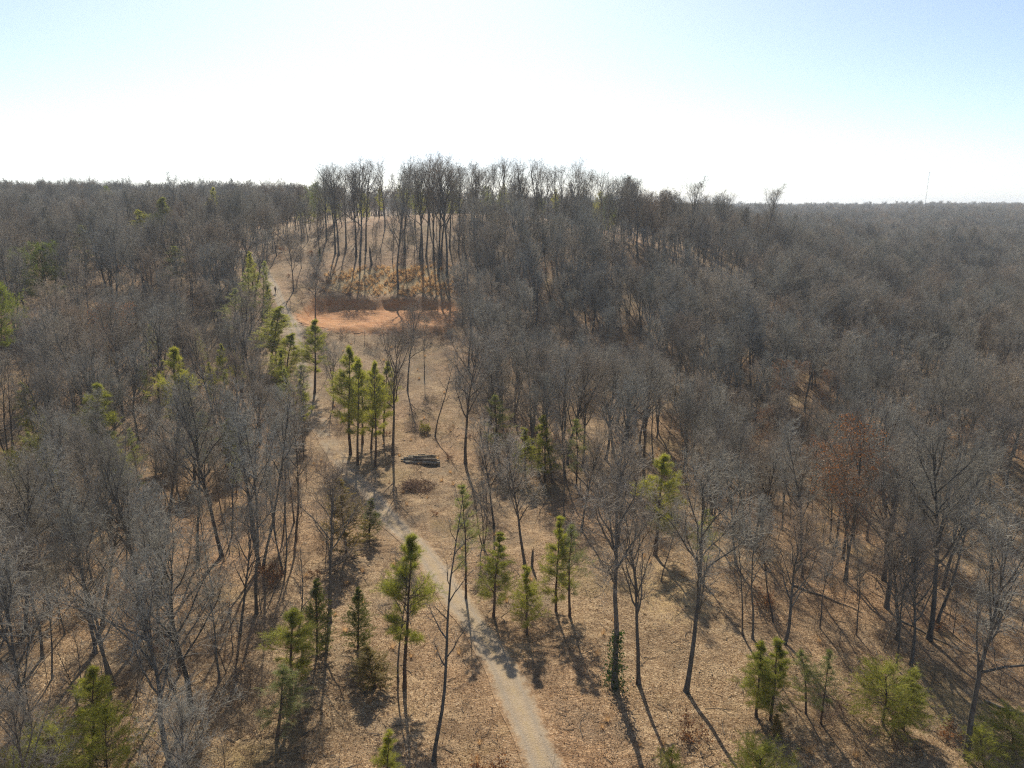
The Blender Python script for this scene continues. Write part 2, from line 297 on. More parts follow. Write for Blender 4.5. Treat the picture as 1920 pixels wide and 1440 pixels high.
# surveyed spot heights (x east, y north, z), metres
SPOTS = np.array([
    # foreground bench
    (-40, 30, 0.5), (0, 30, 0.0), (-20, 60, 0.0), (-5, 50, 0.0), (10, 70, 0.0), (-15, 80, 0.0), (-30, 95, 0.3), (5, 95, 0.0),
    (-60, 60, 0.5), (-60, 90, 2.0), (-90, 70, 1.5), (-40, 0, 0), (0, -30, 0), (40, 0, -4),
    (20, 55, -0.6), (28, 70, -1.0), (35, 50, -3.2), (45, 42, -4.5), (30, 35, -2.2),
    # ravine on the right and the wood behind it
    (42, 88, -6.5), (25, 105, -3.0), (65, 75, -8.0), (80, 110, -6.5), (55, 130, -3.0), (40, 150, 1.0), (90, 160, -1.0), (10, 130, 2.0),
    (20, 165, 9.0), (100, 220, 2.0), (150, 150, -3.0), (150, 250, 0.0),
    # the lane climbing
    (-29, 110, 1.6), (-34, 122, 3.4), (-46, 150, 10.9), (-51, 160, 13.2), (-57, 172, 15.8), (-63, 183, 18.0), (-69, 195, 21.0), (-80, 225, 26.0),
    # below and above the clay shelf
    (-30, 143, 7.4), (-18, 143, 7.2), (-5, 146, 8.2), (-40, 181, 14.8), (-28, 181, 14.8), (-16, 181, 15.0), (-2, 178, 14.6),
    (-36, 195, 20.0), (-20, 195, 20.0), (-40, 206, 22.6), (-25, 218, 28.0), (-30, 233, 32.3), (-12, 230, 31.5), (6, 226, 29.7), (19, 222, 28.0),
    (-30, 262, 33.0), (10, 262, 32.0), (-60, 240, 30.5), (-60, 300, 31.0), (0, 320, 30.0),
    (40, 208, 20.5), (52, 195, 13.0), (45, 240, 24.0), (75, 215, 11.0), (75, 260, 18.0), (98, 255, 15.0), (92, 300, 17.0), (60, 330, 22.0), (125, 262, 9.0), (150, 320, 6.0), (220, 310, 2.0), (200, 400, 9.0),
    # hill on the left
    (-60, 130, 6.0), (-85, 130, 8.5), (-130, 130, 9.0), (-110, 180, 19.0), (-160, 180, 18.0), (-120, 250, 25.0), (-200, 250, 25.0), (-120, 330, 29.0),
    (-230, 330, 31.0), (-350, 450, 33.0), (-100, 500, 31.0), (-300, 150, 12.0), (50, 450, 26.0), (50, 600, 24.0),
    # far country
    (250, 500, 8.0), (400, 500, 9.0), (300, 800, 16.0), (455, 880, 20.0), (430, 800, 16.0), (490, 960, 17.0), (700, 900, 17.0), (500, 1400, 19.0), (1200, 1500, 19.0), (0, 1000, 24.0), (-600, 900, 30.0),
    (0, 2500, 20.0), (1500, 2600, 19.0), (-1500, 2500, 26.0), (2500, 4500, 23.0), (0, 5000, 22.0), (-3000, 5000, 25.0), (5000, 6000, 24.0), (3000, 0, 5.0),
    (-3000, 0, 8.0), (0, -3000, 0.0), (-3000, -3000, 3.0), (3000, -3000, 0.0), (7000, 7000, 24.0), (-7000, 7000, 24.0), (400, 200, -2.0), (300, 50, -5.0), (-300, 0, 3.0),
], float)
_MQ = 12.0


def _fit():
    p = SPOTS[:, :2]
    d = np.sqrt(((p[:, None] - p[None]) ** 2).sum(-1) + _MQ ** 2)
    n = len(p)
    A = np.zeros((n + 1, n + 1))
    A[:n, :n] = -d + np.eye(n) * 0.4
    A[:n, n] = A[n, :n] = 1
    return np.linalg.solve(A, np.append(SPOTS[:, 2], 0.0))


_W = _fit()
PAD = (-30.5, 164.0, 16.5, 12.0, 10.9)          # clay shelf: centre x, y, half sizes, level


def pad_distance(x, y):
    wob = 0.9 * np.sin(x * 0.55 + 1.3) * np.sin(y * 0.37) + 0.6 * np.sin(x * 1.3 + y * 0.9)
    qx = np.abs(x - PAD[0]) - PAD[2] + 6
    qy = np.abs(y - PAD[1]) - PAD[3] + 6
    return np.hypot(np.maximum(qx, 0), np.maximum(qy, 0)) + np.minimum(np.maximum(qx, qy), 0) - 6 + wob * 0.6


def ground_base(x, y):
    x = np.asarray(x, float)
    y = np.asarray(y, float)
    sh = x.shape
    xf, yf = x.ravel(), y.ravel()
    z = np.full(xf.shape, _W[-1])
    for k in range(0, len(xf), 20000):
        s = slice(k, k + 20000)
        d = np.sqrt((xf[s, None] - SPOTS[:, 0]) ** 2 + (yf[s, None] - SPOTS[:, 1]) ** 2 + _MQ ** 2)
        z[s] -= d @ _W[:-1]
    r = np.hypot(xf, yf - 60)
    z += 0.22 * np.sin(xf * 0.31 + 0.7) * np.sin(yf * 0.27 + 1.1) + 0.12 * np.sin(xf * 0.83 + yf * 0.61) + 0.06 * np.sin(xf * 1.9 - yf * 1.3)
    z += np.clip((r - 250) / 400, 0, 1) * (2.2 * np.sin(xf * 0.017 + 2) * np.sin(yf * 0.021) + 1.6 * np.sin(xf * 0.041 + yf * 0.033))
    z += np.clip((r - 700) / 900, 0, 1) * 5.5 * (np.sin(xf * 0.0052 + 0.6) * np.sin(yf * 0.0031 + 1.0) + 0.5 * np.sin(xf * 0.013 + yf * 0.004))
    pd = pad_distance(xf, yf)
    w = np.clip(0.5 - pd / 3.4, 0, 1)
    w = w * w * (3 - 2 * w)
    lvl = PAD[4] + 0.10 * np.sin(xf * 0.9) * np.sin(yf * 0.7) + 0.02 * (yf - PAD[1])
    z = z * (1 - w) + lvl * w
    return z.reshape(sh)


def road_info(x, y):
    """distance to the lane's centre line, and height of the lane there"""
    x = np.asarray(x, float)
    y = np.asarray(y, float)
    best = np.full(x.shape, 1e9)
    zz = np.zeros(x.shape)
    for (x0, y0, z0), (x1, y1, z1) in zip(ROAD[:-1], ROAD[1:]):
        dx, dy = x1 - x0, y1 - y0
        t = np.clip(((x - x0) * dx + (y - y0) * dy) / (dx * dx + dy * dy), 0, 1)
        d = np.hypot(x - x0 - t * dx, y - y0 - t * dy)
        m = d < best
        best = np.where(m, d, best)
        zz = np.where(m, z0 + t * (z1 - z0), zz)
    return best, zz


def ground_z(x, y):
    x = np.asarray(x, float)
    y = np.asarray(y, float)
    z = ground_base(x, y)
    near = (x > -130) & (x < 40) & (y > -40) & (y < 280)
    if near.any():
        d, rz = road_info(x[near], y[near])
        w = np.clip((4.5 - d) / 3.0, 0, 1)
        w = w * w * (3 - 2 * w)
        z = z.copy()
        z[near] = z[near] * (1 - w) + rz * w
    return z
# ------------------------------------------------------------------ materials
def new_mat(name, rough=0.8, spec=0.2):
    m = bpy.data.materials.new(name)
    m.use_nodes = True
    nt = m.node_tree
    b = nt.nodes['Principled BSDF']
    b.inputs['Roughness'].default_value = rough
    b.inputs['Specular IOR Level'].default_value = spec
    return m, nt, b


def N(nt, kind, **kw):
    n = nt.nodes.new('ShaderNode' + kind)
    for k, v in kw.items():
        if k in n.inputs.keys():
            n.inputs[k].default_value = v
        else:
            setattr(n, k, v)
    return n


def ramp(nt, fac, stops, interp='LINEAR'):
    r = nt.nodes.new('ShaderNodeValToRGB')
    r.color_ramp.interpolation = interp
    el = r.color_ramp.elements
    while len(el) < len(stops):
        el.new(0.5)
    for e, (p, c) in zip(el, stops):
        e.position = p
        e.color = (c[0], c[1], c[2], 1)
    nt.links.new(fac, r.inputs['Fac'])
    return r.outputs['Color']


def mix(nt, fac, a, b, mode='MIX'):
    m = nt.nodes.new('ShaderNodeMix')
    m.data_type = 'RGBA'
    m.blend_type = mode
    for sock, v in ((m.inputs['Factor'], fac), (m.inputs['A'], a), (m.inputs['B'], b)):
        if isinstance(v, (int, float)):
            sock.default_value = v
        elif isinstance(v, tuple):
            sock.default_value = (v[0], v[1], v[2], 1)
        else:
            nt.links.new(v, sock)
    return m.outputs['Result']


def math_node(nt, op, a, b=0.0, clamp=False):
    m = nt.nodes.new('ShaderNodeMath')
    m.operation = op
    m.use_clamp = clamp
    for sock, v in ((m.inputs[0], a), (m.inputs[1], b)):
        if isinstance(v, (int, float)):
            sock.default_value = v
        else:
            nt.links.new(v, sock)
    return m.outputs[0]


def noise(nt, vec, scale, detail=3.0, rough=0.55):
    n = nt.nodes.new('ShaderNodeTexNoise')
    n.inputs['Scale'].default_value = scale
    n.inputs['Detail'].default_value = detail
    n.inputs['Roughness'].default_value = rough
    if vec is not None:
        nt.links.new(vec, n.inputs['Vector'])
    return n.outputs['Fac']


def world_pos(nt):
    return nt.nodes.new('ShaderNodeNewGeometry').outputs['Position']


def bark_material(name, dark, light, scale=2.0):
    m, nt, b = new_mat(name, 0.9, 0.15)
    tc = nt.nodes.new('ShaderNodeTexCoord').outputs['Object']
    mp = nt.nodes.new('ShaderNodeMapping')
    mp.inputs['Scale'].default_value = (1, 1, 0.25)
    nt.links.new(tc, mp.inputs['Vector'])
    f = noise(nt, mp.outputs[0], scale * 3, 4)
    c = ramp(nt, f, [(0.3, dark), (0.7, light)])
    rnd = nt.nodes.new('ShaderNodeObjectInfo').outputs['Random']
    tint = ramp(nt, rnd, [(0.0, (0.62, 0.58, 0.56)), (0.2, (0.85, 0.88, 0.84)), (0.4, (1.0, 0.90, 0.80)), (0.6, (0.95, 0.98, 0.98)), (0.8, (1.22, 1.20, 1.12)), (0.92, (1.0, 0.82, 0.68)), (1.0, (1.4, 1.34, 1.24))])
    c = mix(nt, 1.0, c, tint, 'MULTIPLY')
    nt.links.new(c, b.inputs['Base Color'])
    bp = nt.nodes.new('ShaderNodeBump')
    bp.inputs['Strength'].default_value = 0.6
    bp.inputs['Distance'].default_value = 0.04
    nt.links.new(f, bp.inputs['Height'])
    nt.links.new(bp.outputs[0], b.inputs['Normal'])
    return m


def leaf_material(name, lo, hi, trans, tfac=0.45, rough=0.55):
    m, nt, b = new_mat(name, rough, 0.3)
    info = nt.nodes.new('ShaderNodeObjectInfo').outputs['Random']
    f = noise(nt, world_pos(nt), 1.7, 2)
    f2 = math_node(nt, 'ADD', math_node(nt, 'MULTIPLY', f, 0.75), math_node(nt, 'MULTIPLY', info, 0.35))
    c = ramp(nt, f2, [(0.3, lo), (0.75, hi)])
    nt.links.new(c, b.inputs['Base Color'])
    t = nt.nodes.new('ShaderNodeBsdfTranslucent')
    nt.links.new(mix(nt, 1.0, c, trans, 'MULTIPLY'), t.inputs['Color'])
    ms = nt.nodes.new('ShaderNodeMixShader')
    ms.inputs[0].default_value = tfac
    nt.links.new(b.outputs[0], ms.inputs[1])
    nt.links.new(t.outputs[0], ms.inputs[2])
    nt.links.new(ms.outputs[0], nt.nodes['Material Output'].inputs['Surface'])
    return m


def plain(name, col, rough=0.6, spec=0.3, metal=0.0, var=0.12):
    m, nt, b = new_mat(name, rough, spec)
    tc = nt.nodes.new('ShaderNodeTexCoord').outputs['Object']
    f = noise(nt, tc, 6.0, 4)
    c = ramp(nt, f, [(0.25, tuple(v * (1 - var) for v in col)), (0.75, tuple(min(1, v * (1 + var)) for v in col))])
    nt.links.new(c, b.inputs['Base Color'])
    b.inputs['Metallic'].default_value = metal
    return m


def leaf_floor(nt, pos):
    """fallen oak leaves: one colour for each leaf, drifts and thin spots, grassy patches"""
    v = nt.nodes.new('ShaderNodeTexVoronoi')
    v.inputs['Scale'].default_value = 8.5
    v.inputs['Randomness'].default_value = 1.0
    nt.links.new(pos, v.inputs['Vector'])
    sep = nt.nodes.new('ShaderNodeSeparateColor')
    nt.links.new(v.outputs['Color'], sep.inputs[0])
    leaf = ramp(nt, sep.outputs[0], [(0.0, (0.10, 0.060, 0.032)), (0.25, (0.21, 0.133, 0.076)), (0.5, (0.31, 0.212, 0.130)),
                                    (0.75, (0.42, 0.305, 0.195)), (0.92, (0.54, 0.42, 0.29)), (1.0, (0.66, 0.55, 0.42))])
    v2 = nt.nodes.new('ShaderNodeTexVoronoi')
    v2.inputs['Scale'].default_value = 14.0
    nt.links.new(pos, v2.inputs['Vector'])
    sep2 = nt.nodes.new('ShaderNodeSeparateColor')
    nt.links.new(v2.outputs['Color'], sep2.inputs[0])
    small = ramp(nt, sep2.outputs[1], [(0.0, (0.12, 0.075, 0.04)), (0.5, (0.27, 0.18, 0.10)), (1.0, (0.42, 0.30, 0.19))])
    c = mix(nt, 0.4, leaf, small)
    drift = noise(nt, pos, 0.16, 4)
    c = mix(nt, math_node(nt, 'MULTIPLY', ramp_val(nt, drift, 0.5, 0.68), 0.6), c, (0.13, 0.085, 0.05))
    clumps = noise(nt, pos, 1.1, 5, 0.7)
    c = mix(nt, math_node(nt, 'MULTIPLY', ramp_val(nt, clumps, 0.50, 0.66), 0.62), c, (0.115, 0.075, 0.045))
    c = mix(nt, math_node(nt, 'MULTIPLY', ramp_val(nt, noise(nt, pos, 2.3, 4, 0.7), 0.54, 0.72), 0.45), c, (0.52, 0.40, 0.28))
    grassy = noise(nt, pos, 0.09, 5, 0.6)
    straw = ramp(nt, noise(nt, pos, 9.0, 3), [(0.3, (0.19, 0.15, 0.07)), (0.7, (0.36, 0.28, 0.14))])
    c = mix(nt, math_node(nt, 'MULTIPLY', ramp_val(nt, grassy, 0.56, 0.70), 0.65), c, straw)
    row = nt.nodes.new('ShaderNodeMapping')
    row.inputs['Rotation'].default_value = (0, 0, 0.6)
    row.inputs['Scale'].default_value = (0.22, 0.9, 1)
    nt.links.new(pos, row.inputs['Vector'])
    c = mix(nt, math_node(nt, 'MULTIPLY', ramp_val(nt, noise(nt, row.outputs[0], 1.0, 5, 0.65), 0.52, 0.66), 0.45), c, (0.55, 0.42, 0.28))
    damp = noise(nt, pos, 0.28, 6, 0.65)
    c = mix(nt, math_node(nt, 'MULTIPLY', ramp_val(nt, damp, 0.54, 0.66), 0.7), c, mix(nt, 1.0, c, (0.50, 0.46, 0.44), 'MULTIPLY'))
    c = mix(nt, math_node(nt, 'MULTIPLY', ramp_val(nt, noise(nt, pos, 0.13, 6, 0.7), 0.52, 0.64), 0.55), c, (0.20, 0.165, 0.125))
    moss = noise(nt, pos, 0.06, 5, 0.65)
    c = mix(nt, math_node(nt, 'MULTIPLY', ramp_val(nt, moss, 0.60, 0.72), 0.5), c, (0.15, 0.13, 0.055))
    warm = noise(nt, pos, 0.035, 2)
    c = mix(nt, ramp_val(nt, warm, 0.45, 0.7), c, mix(nt, 1.0, c, (1.08, 0.94, 0.88), 'MULTIPLY'))
    c = mix(nt, 1.0, c, (0.97, 0.92, 0.77), 'MULTIPLY')
    return c, v.outputs['Distance'], sep.outputs[1]


def ramp_val(nt, f, a, b):
    m = nt.nodes.new('ShaderNodeMapRange')
    m.inputs['From Min'].default_value = a
    m.inputs['From Max'].default_value = b
    nt.links.new(f, m.inputs['Value'])
    return m.outputs['Result']


def attr(nt, name):
    a = nt.nodes.new('ShaderNodeAttribute')
    a.attribute_name = name
    return a.outputs['Fac']


def clay_colour(nt, pos):
    f = noise(nt, pos, 0.35, 5, 0.6)
    c = ramp(nt, f, [(0.25, (0.26, 0.085, 0.025)), (0.5, (0.46, 0.19, 0.055)), (0.68, (0.56, 0.28, 0.105)), (0.85, (0.60, 0.38, 0.19))])
    mp = nt.nodes.new('ShaderNodeMapping')
    mp.inputs['Scale'].default_value = (0.12, 1.1, 1.0)
    nt.links.new(pos, mp.inputs['Vector'])
    s = noise(nt, mp.outputs[0], 1.0, 4)
    c = mix(nt, math_node(nt, 'MULTIPLY', ramp_val(nt, s, 0.45, 0.65), 0.55), c, (0.62, 0.35, 0.145))
    c = mix(nt, math_node(nt, 'MULTIPLY', ramp_val(nt, noise(nt, pos, 0.8, 6, 0.7), 0.48, 0.62), 0.5), c, (0.50, 0.33, 0.20))
    g = noise(nt, pos, 8.0, 3)
    return mix(nt, 0.35, c, ramp(nt, g, [(0.3, (0.28, 0.11, 0.04)), (0.7, (0.62, 0.34, 0.15))]))


def floor_material(name, gravel=False):
    m, nt, b = new_mat(name, 0.85, 0.25)
    pos = world_pos(nt)
    c, dist, rnd = leaf_floor(nt, pos)
    # real soils, as surveyed on the mesh
    fine = noise(nt, pos, 1.3, 4)
    def mask(nm, lo=0.35, hi=0.65):
        a = math_node(nt, 'ADD', attr(nt, nm), math_node(nt, 'MULTIPLY', math_node(nt, 'SUBTRACT', fine, 0.5), 0.9))
        return ramp_val(nt, a, lo, hi)
    straw = ramp(nt, noise(nt, pos, 3.0, 4), [(0.3, (0.26, 0.17, 0.075)), (0.5, (0.42, 0.29, 0.13)), (0.75, (0.54, 0.41, 0.22))])
    c = mix(nt, mask('straw'), c, straw)
    pale = ramp(nt, noise(nt, pos, 4.0, 4), [(0.3, (0.34, 0.25, 0.16)), (0.7, (0.55, 0.43, 0.29))])
    c = mix(nt, mask('pale'), c, pale)
    c = mix(nt, mask('clay'), c, clay_colour(nt, pos))
    c0 = c
    if gravel:
        mp = nt.nodes.new('ShaderNodeMapping')
        nt.links.new(pos, mp.inputs['Vector'])
        v = nt.nodes.new('ShaderNodeTexVoronoi')
        v.inputs['Scale'].default_value = 16.0
        nt.links.new(pos, v.inputs['Vector'])
        sp = nt.nodes.new('ShaderNodeSeparateColor')
        nt.links.new(v.outputs['Color'], sp.inputs[0])
        g = ramp(nt, sp.outputs[0], [(0.0, (0.16, 0.135, 0.10)), (0.5, (0.30, 0.255, 0.19)), (1.0, (0.46, 0.40, 0.32))])
        patch = ramp(nt, noise(nt, pos, 0.5, 4), [(0.3, (0.32, 0.25, 0.16)), (0.7, (0.46, 0.375, 0.26))])
        g = mix(nt, 0.55, g, patch)
        g = mix(nt, 1.0, g, (0.97, 0.91, 0.82), 'MULTIPLY')
        # wheel tracks: worn darker stone either side of the straw-coloured crown
        u = attr(nt, 'across')
        au = math_node(nt, 'ABSOLUTE', u)
        track = math_node(nt, 'SUBTRACT', 1.0, math_node(nt, 'MULTIPLY', math_node(nt, 'ABSOLUTE', math_node(nt, 'SUBTRACT', au, 0.46)), 4.5), True)
        g = mix(nt, math_node(nt, 'MULTIPLY', track, 0.55), g, (0.25, 0.215, 0.165))
        crown = math_node(nt, 'SUBTRACT', 1.0, math_node(nt, 'MULTIPLY', au, 4.0), True)
        g = mix(nt, math_node(nt, 'MULTIPLY', crown, ramp_val(nt, fine, 0.4, 0.6)), g, (0.36, 0.27, 0.15))
        e = math_node(nt, 'ADD', au, math_node(nt, 'MULTIPLY', math_node(nt, 'SUBTRACT', noise(nt, pos, 1.6, 5, 0.7), 0.5), 1.1))
        c = mix(nt, ramp_val(nt, e, 0.62, 0.95), g, c0)
        lf = math_node(nt, 'MULTIPLY', attr(nt, 'leafy'), ramp_val(nt, noise(nt, pos, 0.55, 6, 0.7), 0.40, 0.56))
        c = mix(nt, lf, c, c0)
    nt.links.new(c, b.inputs['Base Color'])
    bp = nt.nodes.new('ShaderNodeBump')
    bp.inputs['Strength'].default_value = 0.35 if gravel else 0.8
    bp.inputs['Distance'].default_value = 0.05
    h = math_node(nt, 'ADD', math_node(nt, 'MULTIPLY', dist, 1.5), rnd)
    nt.links.new(h, bp.inputs['Height'])
    nt.links.new(bp.outputs[0], b.inputs['Normal'])
    return m


M = {}
M['floor'] = floor_material('leaf_covered_ground')
M['gravel'] = floor_material('gravel_lane', True)
M['bark'] = bark_material('grey_bark', (0.070, 0.064, 0.054), (0.185, 0.170, 0.145))
M['twig'] = bark_material('grey_twigs', (0.26, 0.240, 0.196), (0.45, 0.418, 0.352), 0.4)
M['pine_bark'] = bark_material('pine_bark', (0.055, 0.036, 0.026), (0.14, 0.095, 0.068))
M['pine'] = leaf_material('pine_needles', (0.18, 0.21, 0.045), (0.36, 0.37, 0.085), (1.5, 1.4, 0.75), 0.6)
M['pine_dark'] = leaf_material('dark_pine_needles', (0.11, 0.15, 0.036), (0.25, 0.29, 0.07), (1.4, 1.35, 0.7), 0.55)
M['pine_pale'] = leaf_material('pale_pine_needles', (0.19, 0.215, 0.085), (0.35, 0.36, 0.14), (1.3, 1.3, 0.8), 0.55)
M['cedar'] = leaf_material('cedar_sprays', (0.15, 0.135, 0.036), (0.32, 0.25, 0.075), (1.35, 1.2, 0.7), 0.52)
M['cedar_green'] = leaf_material('green_cedar_sprays', (0.075, 0.100, 0.028), (0.18, 0.19, 0.050), (1.3, 1.3, 0.7), 0.5)
M['ivy'] = leaf_material('ivy_leaves', (0.030, 0.055, 0.016), (0.085, 0.12, 0.03), (1.2, 1.3, 0.7), 0.4)
M['yellow'] = leaf_material('yellow_leaves', (0.20, 0.19, 0.04), (0.38, 0.34, 0.09), (1.2, 1.15, 0.7), 0.45)
M['dead_leaf'] = leaf_material('clinging_dead_leaves', (0.13, 0.065, 0.028), (0.32, 0.17, 0.075), (1.3, 1.0, 0.7), 0.4)
M['litter'] = leaf_material('fallen_leaves', (0.17, 0.108, 0.056), (0.44, 0.315, 0.19), (1.1, 1.0, 0.85), 0.3, 0.6)
M['grass'] = leaf_material('dry_grass', (0.46, 0.31, 0.16), (0.66, 0.48, 0.28), (1.1, 1.0, 0.82), 0.58)
M['brush'] = bark_material('brown_brush', (0.14, 0.098, 0.070), (0.27, 0.20, 0.15), 0.6)
M['log_bark'] = bark_material('weathered_log_bark', (0.12, 0.096, 0.070), (0.42, 0.36, 0.27), 1.6)
M['log_end'] = plain('sawn_log_end', (0.42, 0.33, 0.24), 0.8, 0.2, 0, 0.25)
M['white'] = plain('white_vehicle_paint', (0.78, 0.78, 0.77), 0.35, 0.5, 0, 0.03)
M['black'] = plain('black_plastic', (0.022, 0.022, 0.024), 0.55, 0.4)
M['rubber'] = plain('tyre_rubber', (0.028, 0.027, 0.026), 0.85, 0.2)
M['steel'] = plain('galvanised_steel', (0.42, 0.43, 0.45), 0.6, 0.4, 0.2)
M['lens'] = plain('headlight_lens', (0.7, 0.7, 0.68), 0.15, 0.6)
M['skin'] = plain('skin', (0.45, 0.29, 0.21), 0.55, 0.3)
M['cloth'] = plain('dark_cloth', (0.035, 0.034, 0.038), 0.9, 0.1)
M['denim'] = plain('dark_trousers', (0.045, 0.048, 0.062), 0.9, 0.1)
M['hair'] = plain('dark_hair', (0.03, 0.022, 0.016), 0.6, 0.3)
M['wall'] = plain('pale_siding', (0.34, 0.27, 0.24), 0.7, 0.2)
M['roof'] = plain('pale_metal_roof', (0.40, 0.40, 0.41), 0.6, 0.4)
M['glass'] = plain('dark_window_glass', (0.05, 0.06, 0.07), 0.12, 0.6)
# ------------------------------------------------------------------ mesh helpers
def mesh_np(name, verts, faces, mat, attrs=None, smooth=False):
    """faces: (n,4) quads, (n,3) triangles, or a list of both"""
    if not isinstance(faces, list):
        faces = [faces]
    faces = [np.asarray(f, np.int32) for f in faces if len(f)]
    verts = np.asarray(verts, np.float32)
    me = bpy.data.meshes.new(name)
    me.vertices.add(len(verts))
    me.vertices.foreach_set('co', verts.ravel())
    nl = sum(f.size for f in faces)
    npoly = sum(len(f) for f in faces)
    me.loops.add(nl)
    me.polygons.add(npoly)
    me.loops.foreach_set('vertex_index', np.concatenate([f.ravel() for f in faces]))
    starts, o = [], 0
    for f in faces:
        k = f.shape[1]
        starts.append(o + np.arange(len(f), dtype=np.int32) * k)
        o += f.size
    me.polygons.foreach_set('loop_start', np.concatenate(starts))
    if smooth:
        me.polygons.foreach_set('use_smooth', np.ones(npoly, bool))
    for k, v in (attrs or {}).items():
        a = me.attributes.new(k, 'FLOAT', 'POINT')
        a.data.foreach_set('value', np.asarray(v, np.float32))
    me.materials.append(mat)
    me.update(calc_edges=True)
    return me


def link(name, data, parent=None, loc=(0, 0, 0)):
    o = bpy.data.objects.new(name, data)
    COL.objects.link(o)
    o.location = loc
    if parent is not None:
        o.parent = parent
    return o


def tag(o, label, cat, group=None, kind=None):
    if label:
        o['label'] = label
    if cat:
        o['category'] = cat
    if group:
        o['group'] = group
    if kind:
        o['kind'] = kind
    return o


class Geo:
    """collects vertices and faces of one mesh"""
    def __init__(self):
        self.v, self.q, self.t, self.n = [], [], [], 0

    def add(self, v, q=None, t=None):
        v = np.asarray(v, float).reshape(-1, 3)
        if q is not None and len(q):
            self.q.append(np.asarray(q) + self.n)
        if t is not None and len(t):
            self.t.append(np.asarray(t) + self.n)
        self.v.append(v)
        self.n += len(v)
        return self

    def tubes(self, P, R, s):
        """P (N,n,3) polylines, R (N,n) radii, s sides"""
        Nb, n, _ = P.shape
        if Nb == 0:
            return self
        T = np.gradient(P, axis=1)
        T /= np.linalg.norm(T, axis=2, keepdims=True) + 1e-9
        mean = P[:, -1] - P[:, 0]
        ref = np.where(np.abs(mean[:, 2:3]) > 0.8 * np.linalg.norm(mean, axis=1, keepdims=True), np.array([[1.0, 0, 0]]), np.array([[0, 0, 1.0]]))
        ref = np.repeat(ref[:, None], n, 1)
        U = np.cross(T, ref)
        U /= np.linalg.norm(U, axis=2, keepdims=True) + 1e-9
        V = np.cross(T, U)
        a = np.arange(s) * 2 * math.pi / s
        ring = (np.cos(a)[None, None, :, None] * U[:, :, None] + np.sin(a)[None, None, :, None] * V[:, :, None])
        v = P[:, :, None] + ring * R[:, :, None, None]
        b = np.arange(Nb)[:, None, None] * (n * s) + np.arange(n - 1)[None, :, None] * s
        k = np.arange(s)[None, None]
        k2 = (k + 1) % s
        q = np.stack([b + k, b + k2, b + s + k2, b + s + k], -1).reshape(-1, 4)
        return self.add(v, q)

    def box(self, c, size, rot=None):
        c = np.asarray(c, float)
        h = np.asarray(size, float) / 2
        v = np.array([[x, y, z] for x in (-1, 1) for y in (-1, 1) for z in (-1, 1)]) * h
        if rot is not None:
            v = v @ np.asarray(rot).T
        q = [(0, 1, 3, 2), (4, 6, 7, 5), (0, 4, 5, 1), (2, 3, 7, 6), (0, 2, 6, 4), (1, 5, 7, 3)]
        return self.add(v + c, q)

    def mesh(self, name, mat, smooth=False):
        f = []
        if self.q:
            f.append(np.concatenate(self.q))
        if self.t:
            f.append(np.concatenate(self.t))
        return mesh_np(name, np.concatenate(self.v), f, mat, None, smooth)


def unit(v):
    return v / (np.linalg.norm(v, axis=-1, keepdims=True) + 1e-9)


def grow(rng, P0, D, L, n, wander, up):
    Nb = len(P0)
    P = np.zeros((Nb, n, 3))
    P[:, 0] = P0
    d = unit(D.copy())
    for i in range(1, n):
        d = unit(d + rng.normal(0, wander / math.sqrt(n - 1), (Nb, 3)) + np.array([0, 0, up / (n - 1)]))
        P[:, i] = P[:, i - 1] + d * (L / (n - 1))[:, None]
    return P


def along(P, t):
    """points and directions at t (N,k) in 0..1 on polylines (N,n,3)"""
    Nb, n, _ = P.shape
    f = np.clip(t, 0, 0.9999) * (n - 1)
    i = f.astype(int)
    w = (f - i)[..., None]
    r = np.arange(Nb)[:, None]
    a, b = P[r, i], P[r, i + 1]
    return a * (1 - w) + b * w, unit(b - a)


def shoot(rng, P, L, k, t0, t1, a0, a1, lf, shrink):
    """k side branches on each polyline; returns starts, directions, lengths, t"""
    Nb = len(P)
    t = t0 + (t1 - t0) * (np.arange(k)[None] + rng.uniform(0.1, 0.9, (Nb, k))) / k
    p, d = along(P, t)
    ang = np.radians(a0 + (a1 - a0) * rng.uniform(0, 1, (Nb, k)))
    az = rng.uniform(0, 2 * math.pi, (Nb, 1)) + np.arange(k)[None] * 2.4 + rng.normal(0, 0.4, (Nb, k))
    ref = np.where(np.abs(d[..., 2:3]) > 0.9, np.array([1.0, 0, 0]), np.array([0, 0, 1.0]))
    u = unit(np.cross(d, ref))
    v = np.cross(d, u)
    D = np.cos(ang)[..., None] * d + np.sin(ang)[..., None] * (np.cos(az)[..., None] * u + np.sin(az)[..., None] * v)
    Ls = L[:, None] * lf * (1 - shrink * t) * rng.uniform(0.7, 1.25, (Nb, k))
    return p.reshape(-1, 3), D.reshape(-1, 3), Ls.ravel(), t.ravel()


def taper(Nb, n, r0, r1):
    t = np.linspace(0, 1, n)[None]
    r0 = np.broadcast_to(np.asarray(r0, float), (Nb,))[:, None]
    r1 = np.broadcast_to(np.asarray(r1, float), (Nb,))[:, None]
    return r0 * (1 - t) + r1 * t


def leaf_quads(g, rng, P, size, spread=1.0):
    """small folded leaves at points P"""
    k = len(P)
    u = unit(rng.normal(0, 1, (k, 3)))
    w = unit(np.cross(u, rng.normal(0, 1, (k, 3))))
    s = size * rng.uniform(0.6, 1.3, (k, 1))
    v = np.stack([P, P + u * s * 0.5 + w * s * 0.32, P + u * s, P + u * s * 0.5 - w * s * 0.32], 1)
    return g.add(v, np.arange(k * 4).reshape(-1, 4))


